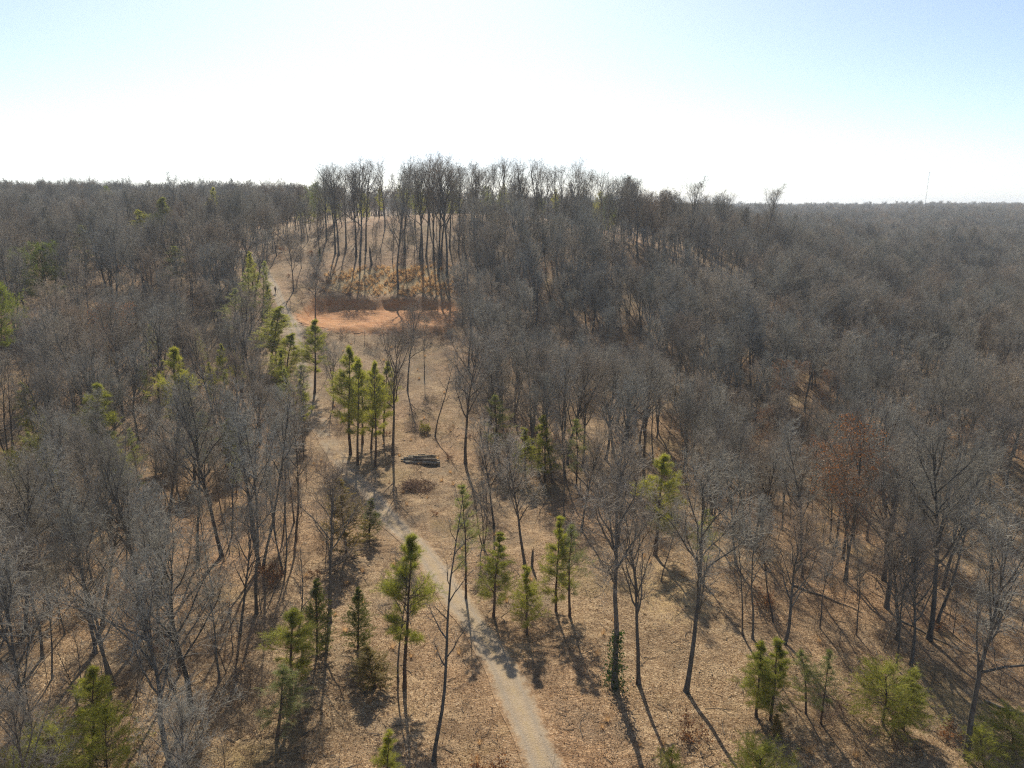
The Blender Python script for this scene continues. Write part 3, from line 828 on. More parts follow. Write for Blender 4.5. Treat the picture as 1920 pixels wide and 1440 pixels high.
# ------------------------------------------------------------------ bare trees (18 m nominal)
def bare_tree(seed, H=18.0, base=0.42, spread=0.34, r=0.21, limbs=14, k2=8, k3=7, k4=6, lean=0.0, stems=1, up=0.35, wander=0.16,
              twig=0.0075, a_lo=62, a_hi=28, far=False):
    rng = np.random.default_rng(seed)
    gt, gc = Geo(), Geo()
    P0 = np.zeros((stems, 3))
    D0 = np.tile([lean, 0, 1.0], (stems, 1))
    if stems > 1:
        az = np.arange(stems) * 2 * math.pi / stems + rng.uniform(0, 1)
        D0 += np.stack([np.cos(az), np.sin(az), np.zeros(stems)], 1) * rng.uniform(0.10, 0.30, (stems, 1))
        P0 += np.stack([np.cos(az), np.sin(az), np.zeros(stems)], 1) * r * 0.9
    P0[:, 2] = -0.5
    Lt = H * 0.93 * (np.ones(stems) if stems == 1 else rng.uniform(0.78, 1.0, stems))
    n0 = 7 if far else 14
    T = grow(rng, P0, D0, Lt, n0, wander, 0.25 if lean else 0.05)
    rr = taper(stems, n0, r, r * 0.13)
    rr[:, 0] *= 1.5
    rr[:, 1] *= 1.04
    gt.tubes(T, rr, 5 if far else 9)
    # limbs
    p, D, L, t = shoot(rng, T, Lt, limbs, base, 0.97, a_hi, a_lo, 1.0, 0.0)
    q = np.clip((t - base) / (1 - base), 0, 1)
    L = H * spread * (0.55 + 0.75 * np.sin(math.pi * np.clip(q * 0.8 + 0.18, 0, 1))) * rng.uniform(0.75, 1.2, len(L)) * (1 - 0.35 * q)
    D = unit(D + np.array([0, 0, 0.35]) + np.array([0, 0, 0.7]) * q[:, None])
    n1 = 4 if far else 8
    Lm = grow(rng, p, D, L, n1, 0.34, up)
    rl = r * 0.48 * (1 - 0.55 * q) * rng.uniform(0.7, 1.1, len(L))
    gt.tubes(Lm, taper(len(L), n1, rl, rl * 0.22), 3 if far else 6)
    # second order
    p2, D2, L2, t2 = shoot(rng, Lm, L, k2, 0.18, 1.0, 25, 62, 0.52, 0.45)
    D2 = unit(D2 + np.array([0, 0, 0.22]))
    n2 = 3 if far else 5
    B2 = grow(rng, p2, D2, L2, n2, 0.34, 0.25)
    r2 = np.repeat(rl, k2) * 0.40 * (1 - 0.5 * t2)
    (gc if far else gt).tubes(B2, taper(len(L2), n2, r2, r2 * 0.25), 3 if far else 4)
    # third order
    p3, D3, L3, t3 = shoot(rng, B2, L2, k3, 0.12, 1.0, 25, 65, 0.60, 0.35)
    n3 = 2 if far else 4
    B3 = grow(rng, p3, D3, L3, n3, 0.36, 0.18)
    r3 = np.maximum(np.repeat(r2, k3) * 0.45, twig * 1.25)
    gc.tubes(B3, taper(len(L3), n3, r3, twig * 0.7), 3)
    if k4:
        p4, D4, L4, t4 = shoot(rng, B3, L3, k4, 0.05, 1.0, 20, 65, 0.66, 0.3)
        B4 = grow(rng, p4, D4, L4, 2, 0.4, 0.15)
        gc.tubes(B4, taper(len(L4), 2, twig, twig * 0.45), 3)
    tips = (B4 if k4 else B3)[:, -1]
    return gt, gc, T, tips


PROTO = {}


def add_proto(kind, parts, nominal, width=None):
    PROTO.setdefault(kind, []).append((parts, nominal, width))


def make_bare(kind, seed, extra=None, **kw):
    gt, gc, T, tips = bare_tree(seed, **kw)
    parts = [('trunk', gt.mesh(kind + '_trunk', M['bark'], True)), ('crown', gc.mesh(kind + '_crown', M['twig'], True))]
    rng = np.random.default_rng(seed + 999)
    if extra == 'ivy':
        g = Geo()
        k = 1300
        t = 0.30 * rng.uniform(0, 1, (1, k)) ** 1.5
        p, d = along(T, t)
        a = rng.uniform(0, 2 * math.pi, k)
        rad = (0.20 + np.abs(rng.normal(0, 0.36, k))) * (1.25 - 2.6 * t[0])
        leaf_quads(g, rng, p[0] + np.stack([np.cos(a) * rad, np.sin(a) * rad, rng.normal(0, 0.12, k)], 1), 0.17)
        parts.append(('ivy', g.mesh('ivy_leaves', M['ivy'])))
    if extra == 'leaves':
        g = Geo()
        sel = tips[rng.uniform(0, 1, len(tips)) < 0.55]
        sel = sel[sel[:, 2] < np.percentile(tips[:, 2], 80)]
        leaf_quads(g, rng, np.concatenate([sel, sel + rng.normal(0, 0.12, sel.shape)]), 0.16)
        parts.append(('dead_leaves', g.mesh('dead_leaves', M['dead_leaf'])))
    H = float(max(tips[:, 2].max(), T[..., 2].max()))
    add_proto(kind, parts, H)


for s in (11, 12, 13, 14):
    make_bare('oak_tall', s, base=0.38, spread=0.29, r=0.20, limbs=14, wander=0.10, k4=5)
for s in (21, 22, 23):
    make_bare('oak_broad', s, k4=5, base=0.31, spread=0.40, r=0.24, limbs=13, up=0.22, wander=0.26)
for s in (31, 32, 33, 34, 35):
    make_bare('oak_hill', s, base=0.42, spread=0.36, r=0.22, limbs=12, k2=8, k3=6, k4=3, wander=0.08, a_lo=55, a_hi=24, twig=0.0065, up=0.4)
for s in (41, 42, 43):
    make_bare('slender', s, base=0.40, spread=0.19, r=0.125, limbs=14, k2=7, k3=5, k4=7)
make_bare('multi', 51, base=0.36, spread=0.22, r=0.13, limbs=8, stems=3, k3=5)
make_bare('dead', 61, base=0.34, spread=0.13, r=0.13, limbs=11, k2=4, k3=3, k4=3, a_lo=75, a_hi=40)
make_bare('lean', 71, base=0.35, spread=0.36, r=0.22, limbs=12, lean=-1.15, up=0.5)
make_bare('oak_ivy', 81, 'ivy', base=0.48, spread=0.25, r=0.22, limbs=13)
make_bare('oak_leafy', 91, 'leaves', base=0.25, spread=0.28, r=0.15, limbs=12)

# ------------------------------------------------------------------ conifers (10 m nominal)
def conifer(seed, H=10.0, base=0.2, width=1.7, whorls=16, per=5, profile='cone', k=9, tufts=3, needles=12, nl=0.28, nw=0.012, droop=0.1, r=0.11,
            cedar=False):
    rng = np.random.default_rng(seed)
    gt, gc = Geo(), Geo()
    T = grow(rng, np.array([[0, 0, -0.4]]), np.array([[0, 0, 1.0]]), np.array([H + 0.3]), 12, 0.07, 0.05)
    rr = taper(1, 12, r, r * 0.10)
    rr[:, 0] *= 1.3
    gt.tubes(T, rr, 8)
    q = np.repeat(((np.arange(whorls) + rng.uniform(0, 0.6, whorls)) / whorls) ** 0.82, per)
    nb = len(q)
    q = np.concatenate([q[(np.arange(len(q)) % per < 3) | (q < 0.6)]])
    nb = len(q)
    t = base + (0.985 - base) * q
    p, d = along(T, t[None])
    p = p[0]
    az = rng.uniform(0, 2 * math.pi, nb)
    if profile == 'cone':
        ln = width * np.clip(1.05 - q, 0.14, 1) ** 0.8 * (0.55 + 0.45 * np.clip(q / 0.18, 0, 1))
    elif profile == 'round':
        ln = width * np.sqrt(np.clip(1 - (2 * np.clip(q, 0.02, 0.97) - 0.85) ** 2 * 0.72, 0.1, 1))
    else:
        ln = width * np.clip(1.0 - q ** 2.2, 0.2, 1) * (0.45 + 0.55 * np.clip(q / 0.3, 0, 1))
    ln = ln * rng.uniform(0.45, 1.2, nb)
    el = np.radians(8 + 50 * q ** 1.5) + rng.normal(0, 0.16, nb)
    D = np.stack([np.cos(az) * np.cos(el), np.sin(az) * np.cos(el), np.sin(el)], 1)
    B = grow(rng, p, D, ln, 5, 0.24, 0.30 if not cedar else 0.6)
    rb = 0.012 + 0.016 * ln / width
    gt.tubes(B, taper(nb, 5, rb, 0.005), 3)
    p2, D2, L2, t2 = shoot(rng, B, ln, k, 0.22 if not cedar else 0.05, 1.0, 25, 60, 0.45, 0.45)
    D2 = unit(D2 + np.array([0, 0, 0.18]))
    B2 = grow(rng, p2, D2, L2, 3, 0.25, 0.2)
    gt.tubes(B2, taper(len(L2), 3, 0.007, 0.004), 3)
    # needle tufts
    tt = np.tile(np.linspace(0.35, 1.0, tufts)[None], (len(B2), 1))
    c1, d1 = along(B2, tt)
    c2, d2 = along(B, np.tile(np.linspace(0.55, 1.0, 3)[None], (nb, 1)))
    c = np.concatenate([c1.reshape(-1, 3), c2.reshape(-1, 3), T[:, -1]])
    d = np.concatenate([d1.reshape(-1, 3), d2.reshape(-1, 3), [[0, 0, 1.0]]])
    n = len(c)
    dirs = unit(d[:, None] * (0.75 if not cedar else 0.9) + rng.normal(0, 0.55, (n, needles, 3)))
    ll = nl * rng.uniform(0.65, 1.25, (n, needles, 1))
    side = unit(np.cross(dirs, rng.normal(0, 1, (n, needles, 3)))) * nw * 0.5
    cc = c[:, None] + rng.normal(0, 0.03, (n, needles, 3))
    v = np.stack([cc + side, cc - side, cc + dirs * ll + side * 0.3], 2)
    gc.add(v, None, np.arange(n * needles * 3).reshape(-1, 3))
    return gt, gc


def make_conifer(kind, seed, mat='pine', bark='pine_bark', **kw):
    gt, gc = conifer(seed, **kw)
    add_proto(kind, [('trunk', gt.mesh(kind + '_trunk', M[bark], True)), ('crown', gc.mesh(kind + '_crown', M[mat]))], 10.0, 2 * kw['width'] * 0.74)


for s in (1, 2, 3):
    make_conifer('pine_young', 100 + s, base=0.16, width=1.9, whorls=17, per=5, profile='cone', k=9)
    make_conifer('pine_tall', 110 + s, base=0.31, width=1.85, whorls=15, per=5, profile='oval', k=10, r=0.12)
    make_conifer('pine_thin', 120 + s, 'pine_pale', base=0.28, width=1.7, whorls=12, per=4, profile='oval', k=7, tufts=3, needles=8, r=0.09)
    make_conifer('pine_bush', 130 + s, base=0.05, width=3.2, whorls=16, per=6, profile='round', k=9, tufts=3, nl=0.36, nw=0.015)
    make_conifer('pine_round', 140 + s, 'pine_dark', base=0.34, width=2.9, whorls=13, per=6, profile='round', k=9, tufts=3, nl=0.36, nw=0.018)
    make_conifer('cedar', 150 + s, 'cedar' if s == 1 else 'cedar_green', base=0.03, width=2.3, whorls=22, per=6, profile='oval', k=6, tufts=3, needles=8, nl=0.24,
                 nw=0.030, cedar=True)

# ------------------------------------------------------------------ brush, saplings, grass (sources of the scattered masses)
def shrub(seed, stems=9, h=2.2, leaves=0):
    rng = np.random.default_rng(seed)
    g = Geo()
    az = rng.uniform(0, 2 * math.pi, stems)
    D = np.stack([np.cos(az) * 0.55, np.sin(az) * 0.55, np.ones(stems)], 1) + rng.normal(0, 0.2, (stems, 3))
    L = h * rng.uniform(0.55, 1.1, stems)
    P0 = np.stack([np.cos(az) * 0.12, np.sin(az) * 0.12, np.full(stems, -0.1)], 1)
    B = grow(rng, P0, D, L, 6, 0.4, 0.2)
    g.tubes(B, taper(stems, 6, 0.018, 0.006), 3)
    p, D2, L2, t = shoot(rng, B, L, 8, 0.25, 1.0, 20, 60, 0.5, 0.4)
    B2 = grow(rng, p, D2, L2, 4, 0.4, 0.2)
    g.tubes(B2, taper(len(L2), 4, 0.009, 0.004), 3)
    p, D3, L3, t = shoot(rng, B2, L2, 5, 0.2, 1.0, 20, 60, 0.6, 0.3)
    B3 = grow(rng, p, D3, L3, 2, 0.3, 0.1)
    g.tubes(B3, taper(len(L3), 2, 0.006, 0.003), 3)
    return g, B3[:, -1]


def tuft(seed, blades=46, h=0.85):
    rng = np.random.default_rng(seed)
    g = Geo()
    az = rng.uniform(0, 2 * math.pi, blades)
    r0 = rng.uniform(0, 0.28, blades)
    base = np.stack([np.cos(az) * r0, np.sin(az) * r0, np.full(blades, -0.05)], 1)
    out = np.stack([np.cos(az), np.sin(az), np.zeros(blades)], 1)
    L = h * rng.uniform(0.5, 1.15, blades)[:, None]
    m = base + out * L * 0.18 + np.array([0, 0, 1.0]) * L * 0.6
    tip = base + out * L * rng.uniform(0.35, 0.7, (blades, 1)) + np.array([0, 0, 1.0]) * L * 0.95
    sd = np.stack([-np.sin(az), np.cos(az), np.zeros(blades)], 1) * 0.016
    v = np.stack([base - sd, base + sd, m + sd, m - sd, tip], 1)
    i = np.arange(blades)[:, None] * 5
    g.add(v, i + np.array([[0, 1, 2, 3]]), i + np.array([[3, 2, 4]]))
    return g


SOURCE = {}


def source(coll, name, me):
    c = SOURCE.get(coll)
    if c is None:
        c = SOURCE[coll] = bpy.data.collections.new(coll)
    o = bpy.data.objects.new(name, me)
    c.objects.link(o)


def joined(g1, m1, g2, m2, name):
    """trunk and crown as one mesh with two materials"""
    v = np.concatenate(g1.v + g2.v)
    q1 = np.concatenate(g1.q)
    n1 = g1.n
    q2 = np.concatenate(g2.q) + n1 if g2.q else np.zeros((0, 4), int)
    t2 = np.concatenate(g2.t) + n1 if g2.t else np.zeros((0, 3), int)
    me = mesh_np(name, v, [q1, q2, t2], m1)
    me.materials.append(m2)
    idx = np.zeros(len(me.polygons), np.int32)
    idx[len(q1):] = 1
    me.polygons.foreach_set('material_index', idx)
    return me


for i, s in enumerate((301, 302, 303)):
    source('brush_source', 'brush_source_%d' % i, shrub(s)[0].mesh('brush', M['brush']))
g_, tips_ = shrub(304, 8, 1.7)
gl_ = leaf_quads(Geo(), np.random.default_rng(5), tips_, 0.15)
source('leafy_brush_source', 'leafy_brush', joined(g_, M['brush'], gl_, M['dead_leaf'], 'leafy_brush'))
for i, s in enumerate((311, 312, 313)):
    source('grass_source', 'grass_source_%d' % i, tuft(s).mesh('grass', M['grass']))
for i, s in enumerate((401, 402, 403, 404)):
    kw = [dict(base=0.32, spread=0.38, r=0.20, limbs=13), dict(base=0.38, spread=0.30, r=0.19, limbs=13),
          dict(base=0.28, spread=0.38, r=0.22, limbs=12, wander=0.25), dict(base=0.34, spread=0.34, r=0.17, limbs=12)][i]
    gt_, gc_, _, _ = bare_tree(s, H=15.0, k3=6, k4=5, twig=0.0098, **kw)
    source('tree_source', 'tree_source_%d' % i, joined(gt_, M['bark'], gc_, M['twig'], 'tree_source'))
for i, s in enumerate((501, 502, 503)):
    gt_, gc_, _, _ = bare_tree(s, H=15.0, base=0.28, spread=0.40, r=0.22, limbs=12, k2=7, k3=9, k4=0, twig=0.04, far=True)
    source('far_source', 'far_source_%d' % i, joined(gt_, M['bark'], gc_, M['twig'], 'far_source'))
for i, s in enumerate((601, 602)):
    gt_, gc_, _, _ = bare_tree(s, H=6.0, base=0.25, spread=0.20, r=0.045, limbs=12, k2=5, k3=4, k4=0, twig=0.006)
    source('sapling_source', 'sapling_source_%d' % i, joined(gt_, M['bark'], gc_, M['twig'], 'sapling_source'))


def scatter(name, coll, pts, rot, scl, label, cat, tilt=None):
    """one mass of uncountable plants: geometry-node instances on surveyed points"""
    me = bpy.data.meshes.new(name)
    n = len(pts)
    me.vertices.add(n)
    me.vertices.foreach_set('co', np.asarray(pts, np.float32).ravel())
    k = len(SOURCE[coll].objects)
    rng = np.random.default_rng(n)
    a = me.attributes.new('pick', 'INT', 'POINT')
    a.data.foreach_set('value', rng.integers(0, k, n).astype(np.int32))
    a = me.attributes.new('turn', 'FLOAT_VECTOR', 'POINT')
    e = np.zeros((n, 3), np.float32)
    e[:, :2] = rng.normal(0, 0.05, (n, 2))
    e[:, 2] = rot
    a.data.foreach_set('vector', e.ravel())
    a = me.attributes.new('size', 'FLOAT', 'POINT')
    a.data.foreach_set('value', np.asarray(scl, np.float32))
    o = link(name, me)
    ng = bpy.data.node_groups.new(name + '_nodes', 'GeometryNodeTree')
    ng.interface.new_socket('Geometry', in_out='INPUT', socket_type='NodeSocketGeometry')
    ng.interface.new_socket('Geometry', in_out='OUTPUT', socket_type='NodeSocketGeometry')
    nd = ng.nodes
    gi, go = nd.new('NodeGroupInput'), nd.new('NodeGroupOutput')
    ip = nd.new('GeometryNodeInstanceOnPoints')
    ci = nd.new('GeometryNodeCollectionInfo')
    ci.inputs['Collection'].default_value = SOURCE[coll]
    ci.inputs['Separate Children'].default_value = True
    ci.inputs['Reset Children'].default_value = True
    def named(nm, ty):
        x = nd.new('GeometryNodeInputNamedAttribute')
        x.data_type = ty
        x.inputs['Name'].default_value = nm
        return x.outputs['Attribute']
    ip.inputs['Pick Instance'].default_value = True
    L = ng.links.new
    L(gi.outputs[0], ip.inputs['Points'])
    L(ci.outputs[0], ip.inputs['Instance'])
    L(named('pick', 'INT'), ip.inputs['Instance Index'])
    L(named('turn', 'FLOAT_VECTOR'), ip.inputs['Rotation'])
    L(named('size', 'FLOAT'), ip.inputs['Scale'])
    L(ip.outputs[0], go.inputs[0])
    md = o.modifiers.new('scatter', 'NODES')
    md.node_group = ng
    tag(o, label, cat, None, 'stuff')
    return o
# ------------------------------------------------------------------ ground sheet
def axis(lo, a, b, hi, step, g=1.09):
    core = np.arange(a, b + step * 0.5, step)
    up, s, v = [], step, core[-1]
    while v < hi:
        s *= g
        v += s
        up.append(min(v, hi))
    dn, s, v = [], step, core[0]
    while v > lo:
        s *= g
        v -= s
        dn.append(max(v, lo))
    return np.concatenate([np.array(dn[::-1]), core, np.array(up)])


GX = axis(-7000, -78, 60, 7000, 0.8)
GY = axis(-2500, 28, 212, 7500, 0.8)
xx, yy = np.meshgrid(GX, GY)
zz = ground_z(xx, yy)
nx, ny = len(GX), len(GY)
ii = (np.arange(ny - 1)[:, None] * nx + np.arange(nx - 1)[None]).ravel()
quads = np.stack([ii, ii + 1, ii + nx + 1, ii + nx], 1)


def soil(x, y):
    pd = pad_distance(x, y)
    clay = np.clip(0.5 - (pd - 1.2) / 5.0, 0, 1)
    clay = np.maximum(clay, 0.75 * np.exp(-(((x - 118) / 16) ** 2 + ((y - 292) / 26) ** 2)))
    clay = np.maximum(clay, 0.62 * np.exp(-(((x - 24) / 9) ** 2 + ((y - 238) / 14) ** 2)))
    straw = np.exp(-(((x + 32) / 17) ** 4 + ((y - 187.5) / 8.5) ** 4)) * 0.95 * (pd > 1)
    straw = np.maximum(straw, 0.55 * np.exp(-(((x - 15) / 7) ** 2 + ((y - 62) / 9) ** 2)))
    pale = np.exp(-(((x + 32) / 14) ** 4 + ((y - 153.0) / 2.4) ** 4)) * 0.9
    pale = np.maximum(pale, 0.75 * np.exp(-(((x + 47) / 5) ** 2 + ((y - 152) / 10) ** 2)))
    return {'clay': clay, 'straw': straw, 'pale': pale}


ground = link('ground', mesh_np('ground', np.stack([xx.ravel(), yy.ravel(), zz.ravel()], 1), quads, M['floor'], soil(xx.ravel(), yy.ravel()), True))
ground['kind'] = 'structure'
ground['label'] = 'forest floor covered in fallen brown leaves'

# clay shelf
cx = np.arange(PAD[0] - PAD[2] - 4, PAD[0] + PAD[2] + 4, 0.5)
cyy = np.arange(PAD[1] - PAD[3] - 4, PAD[1] + PAD[3] + 4, 0.5)
px_, py_ = np.meshgrid(cx, cyy)
rng = np.random.default_rng(3)
pz_ = ground_z(px_, py_) + 0.06
pdv = pad_distance(px_, py_)
pz_ += np.where(pdv < -1, 0.05 * np.sin(py_ * 2.2 + np.sin(px_ * 0.3) * 2) + 0.04 * np.sin(px_ * 1.1 + py_ * 3.1), 0)
pz_ += np.where((pdv > -1.6) & (py_ > PAD[1]), 0.16 * np.sin(px_ * 1.9 + 0.7 * np.sin(px_ * 0.6)) + rng.normal(0, 0.05, px_.shape), 0)
m_ = len(cx)
jj = (np.arange(len(cyy) - 1)[:, None] * m_ + np.arange(m_ - 1)[None]).ravel()
cq = np.stack([jj, jj + 1, jj + m_ + 1, jj + m_], 1)
keep = (pdv.ravel()[cq].max(1) < 1.35 + 0.35 * np.sin(px_.ravel()[jj] * 0.8))
clay_obj = link('clay_clearing', mesh_np('clay_clearing', np.stack([px_.ravel(), py_.ravel(), pz_.ravel()], 1), cq[keep], M['floor'], soil(px_.ravel(), py_.ravel()), True))
clay_obj['kind'] = 'structure'
clay_obj['label'] = 'bare red-orange clay shelf cut into the hillside with a dark bank behind'


def strip(name, line, half, mat, label, lift=0.035):
    """a lane laid along a centre line"""
    line = np.array(line, float)
    seg = np.hypot(*(line[1:, :2] - line[:-1, :2]).T)
    s = np.concatenate([[0], np.cumsum(seg)])
    u = np.arange(0, s[-1], 0.5)
    cxl = np.interp(u, s, line[:, 0])
    cyl = np.interp(u, s, line[:, 1])
    k = np.ones(9) / 9
    cxl = np.concatenate([cxl[:4], np.convolve(cxl, k, 'valid'), cxl[-4:]])
    cyl = np.concatenate([cyl[:4], np.convolve(cyl, k, 'valid'), cyl[-4:]])
    tx, ty = np.gradient(cxl), np.gradient(cyl)
    tl = np.hypot(tx, ty)
    nxl, nyl = ty / tl, -tx / tl
    w = half * (1 + 0.06 * np.sin(u * 0.35) + 0.05 * np.sin(u * 0.9 + 1))
    a = np.linspace(-1, 1, 13)
    X = cxl[:, None] + nxl[:, None] * a[None] * w[:, None]
    Y = cyl[:, None] + nyl[:, None] * a[None] * w[:, None]
    Z = ground_z(X, Y) + lift - 0.03 * np.exp(-((np.abs(a) - 0.46) / 0.13) ** 2)[None]
    n, m = X.shape
    i = (np.arange(n - 1)[:, None] * m + np.arange(m - 1)[None]).ravel()
    q = np.stack([i, i + 1, i + m + 1, i + m], 1)
    at = soil(X.ravel(), Y.ravel())
    at['across'] = np.tile(a, n)
    at['leafy'] = (0.12 + 0.88 * np.clip((Y.ravel() - 84) / 12, 0, 1)) * np.clip((142 - Y.ravel()) / 14, 0, 1)
    o = link(name, mesh_np(name, np.stack([X.ravel(), Y.ravel(), Z.ravel()], 1), q, mat, at, True))
    o['kind'] = 'structure'
    o['label'] = label
    return o


strip('gravel_lane', ROAD, 1.42, M['gravel'], 'pale single-track gravel lane winding up through the wood', 0.05)
strip('far_track', [(195, 322, 0), (205, 316, 0), (217, 309.5, 0), (232, 300, 0), (250, 285, 0)], 1.6, M['gravel'], 'pale track showing between trees at the far right', 0.08)

# ------------------------------------------------------------------ traced trees
CAT = {'pine': 'pine tree', 'ceda': 'cedar', 'snag': 'snag'}
NAME = {'oak_tall': 'bare_tree', 'oak_broad': 'bare_tree', 'oak_hill': 'bare_tree', 'slender': 'slender_tree', 'multi': 'multi_stem_tree', 'dead': 'dead_tree',
        'lean': 'leaning_tree', 'oak_ivy': 'ivy_clad_tree', 'oak_leafy': 'leafy_oak', 'cedar': 'cedar_tree'}
prng = random.Random(77)


def plant(kind, x, y, h, lean, wid, label, group, variant=None, name=None):
    vs = PROTO[kind]
    parts, nominal, w0 = vs[prng.randrange(len(vs)) if variant is None else variant % len(vs)]
    z = float(ground_z(np.array([x]), np.array([y]))[0])
    root = bpy.data.objects.new(name or NAME.get(kind, 'pine_tree'), None)
    COL.objects.link(root)
    s = h / nominal
    sx = s * prng.uniform(0.95, 1.1)
    if wid and w0:
        sx = wid / w0
    spin = prng.uniform(0, 2 * math.pi) if kind != 'lean' else 0.0
    tilt = math.atan2(lean, h) if kind != 'lean' else 0.0
    mt = Matrix.Translation((x, y, z)) @ Matrix.Rotation(tilt, 4, 'Y') @ Matrix.Rotation(prng.uniform(-0.03, 0.03), 4, 'X') @ Matrix.Rotation(spin, 4, 'Z') @ Matrix.Diagonal((sx, sx, s, 1))
    root.matrix_world = mt
    root.empty_display_size = 0.3
    for nm, me in parts:
        o = bpy.data.objects.new(nm, me)
        COL.objects.link(o)
        o.parent = root
    c = 'cedar' if kind == 'cedar' else ('pine tree' if kind.startswith('pine') else 'tree')
    tag(root, label, c, group or None)
    return root


def snag(x, y, h, label):
    rng = np.random.default_rng(8)
    z = float(ground_z(np.array([x]), np.array([y]))[0])
    g = Geo()
    T = grow(rng, np.array([[0, 0, -0.4]]), np.array([[0.02, 0, 1.0]]), np.array([h + 0.4]), 8, 0.12, 0)
    g.tubes(T, np.array([[0.42, 0.34, 0.31, 0.30, 0.27, 0.30, 0.22, 0.05]]), 9)
    o = link('tree_snag', g.mesh('tree_snag', M['bark'], True), None, (x, y, z))
    p, D, L, _ = shoot(rng, T, np.array([h]), 3, 0.45, 0.9, 40, 70, 0.16, 0)
    Bs = grow(rng, p, D, L, 4, 0.3, 0.2)
    for b_ in range(3):
        link('branch_stub', Geo().tubes(Bs[b_:b_ + 1], taper(1, 4, 0.07, 0.02), 5).mesh('branch_stub', M['bark'], True), o)
    tag(o, label, 'snag')


taken = []
ROWS2 = []
ROWS = {}
ROWTEXT = {'tall bare trees on the leafy hill above the clay clearing': 'tall trunk from the left on the leafy hill above the clay clearing',
           'tall bare trees on the hill brow right of the open slope': 'tall tree from the left on the hill brow right of the open slope',
           'pines beyond the hill crest': 'pine from the left beyond the hill crest'}
for (kind, x, y, h, lean, wid, label, group) in TREES:
    taken.append((x, y, 0.16 * h if kind.startswith('oak') else 1.3))
    if kind == 'snag':
        snag(x, y, h, label)
        continue
    variant = None
    if y > 150 and kind == 'oak_tall':
        lean = 0.0
    if kind == 'oak_hill':
        h *= 1.12
        lean = max(-0.05 * h, min(0.05 * h, lean))
    if kind == 'pine_round' and y < 200:
        h *= 1.3
    if kind == 'cedar':
        variant = 0 if ('bronze-brown' in label or 'olive' in label or 'brown-green' in label) else 1
    o_ = plant(kind, x, y, h, lean, wid, label, group, variant)
    if group in ROWTEXT:
        ROWS.setdefault(ROWTEXT[group], []).append(o_)

# ------------------------------------------------------------------ the wood
def inside(poly, x, y):
    poly = np.array(poly, float)
    r = np.zeros(x.shape, bool)
    j = len(poly) - 1
    for i in range(len(poly)):
        xi, yi = poly[i]
        xj, yj = poly[j]
        c = ((yi > y) != (yj > y)) & (x < (xj - xi) * (y - yi) / (yj - yi + 1e-12) + xi)
        r ^= c
        j = i
    return r


OPEN = [
    [(2, 0), (60, 0), (60, 36), (42, 47), (30, 58), (24, 66), (16, 82), (2, 84), (-14, 84), (-4, 60)],           # sunlit slope right of the lane
    [(-24, 82), (-7, 84), (-6.5, 108), (-9, 128), (-12, 139), (-28, 140), (-34, 128), (-26, 108)],                      # log clearing
    [(-58, 136), (-30, 132), (-11, 138), (-10.5, 182), (-52, 183)],                                           # clay shelf
    [(-68, 180), (-66, 196), (-62, 214), (-55, 228), (-48, 248), (-16, 246), (-12, 228), (-15, 205), (-16, 180)],  # open hill
    [(-34, 0), (4, 0), (4, 30), (-4, 62), (-14, 82), (-22, 96), (-26, 84), (-18, 66), (-16, 40), (-34, 33)],                           # beside the lane
]


def free(x, y):
    ok = np.ones(x.shape, bool)
    for p in OPEN:
        ok &= ~inside(p, x, y)
    d, _ = road_info(x, y)
    return ok & (d > np.where(y > 95, 2.6, 3.6))


def jitter(x0, x1, y0, y1, step, seed):
    rng = np.random.default_rng(seed)
    a, b = np.meshgrid(np.arange(x0, x1, step), np.arange(y0, y1, step))
    a = a.ravel() + rng.uniform(-0.46, 0.46, a.size) * step
    b = b.ravel() + rng.uniform(-0.46, 0.46, b.size) * step
    return a, b, rng


def in_wedge(x, y, slack=8.0):
    return np.abs(x) < 0.80 * np.maximum(y, 0) + slack


tx_, ty_, rng = jitter(-260, 320, 22, 430, 5.45, 41)
ok = in_wedge(tx_, ty_) & free(tx_, ty_)
sparse_left = (tx_ < -6) & (tx_ > -64) & (ty_ < 82)
ok &= ~(sparse_left & (rng.uniform(0, 1, tx_.size) < 0.06))
thin_left = (tx_ < -24) & (tx_ > -60) & (ty_ >= 82) & (ty_ < 135)
ok &= ~(thin_left & (rng.uniform(0, 1, tx_.size) < 0.10))
ok &= ~((tx_ > -6) & (tx_ < 26) & (ty_ > 212) & (ty_ < 262) & (rng.uniform(0, 1, tx_.size) < 0.35))
ok &= ~((tx_ > 20) & (tx_ < 60) & (ty_ < 62) & (rng.uniform(0, 1, tx_.size) < 0.35))
tk = np.array(taken)
near = np.array([np.min(np.hypot(tk[:, 0] - a, tk[:, 1] - b) - tk[:, 2]) for a, b in zip(tx_, ty_)])
ok &= near > 0.8
# keep the marked trees free-standing on the side the valley opens to
for (kind, x, y, h, lean, wid, label, group) in TREES:
    if y > 262:
        continue
    r_ = math.hypot(x, y)
    t_ = np.clip((tx_ * x + ty_ * y) / r_, r_ - (26 if kind == 'pine_round' else 14 if kind == 'pine_tall' else 5 + 0.7 * h), r_) / r_
    ok &= np.hypot(tx_ - x * t_, ty_ - y * t_) > (4.0 if kind == 'pine_round' else 2.8 if kind == 'pine_tall' else 2.4 if kind.startswith('pine') else 1.6)
for nm in ('logs', 'brush', 'walker', 'cart'):
    x, y = SPOT[nm]
    r_ = math.hypot(x, y)
    t_ = np.clip((tx_ * x + ty_ * y) / r_, r_ - 28, r_) / r_
    ok &= np.hypot(tx_ - x * t_, ty_ - y * t_) > 3.0
ok &= ~((np.abs(tx_ + 20) < 56) & (ty_ > 246) & (ty_ < 320) & (rng.uniform(0, 1, tx_.size) < 0.85))
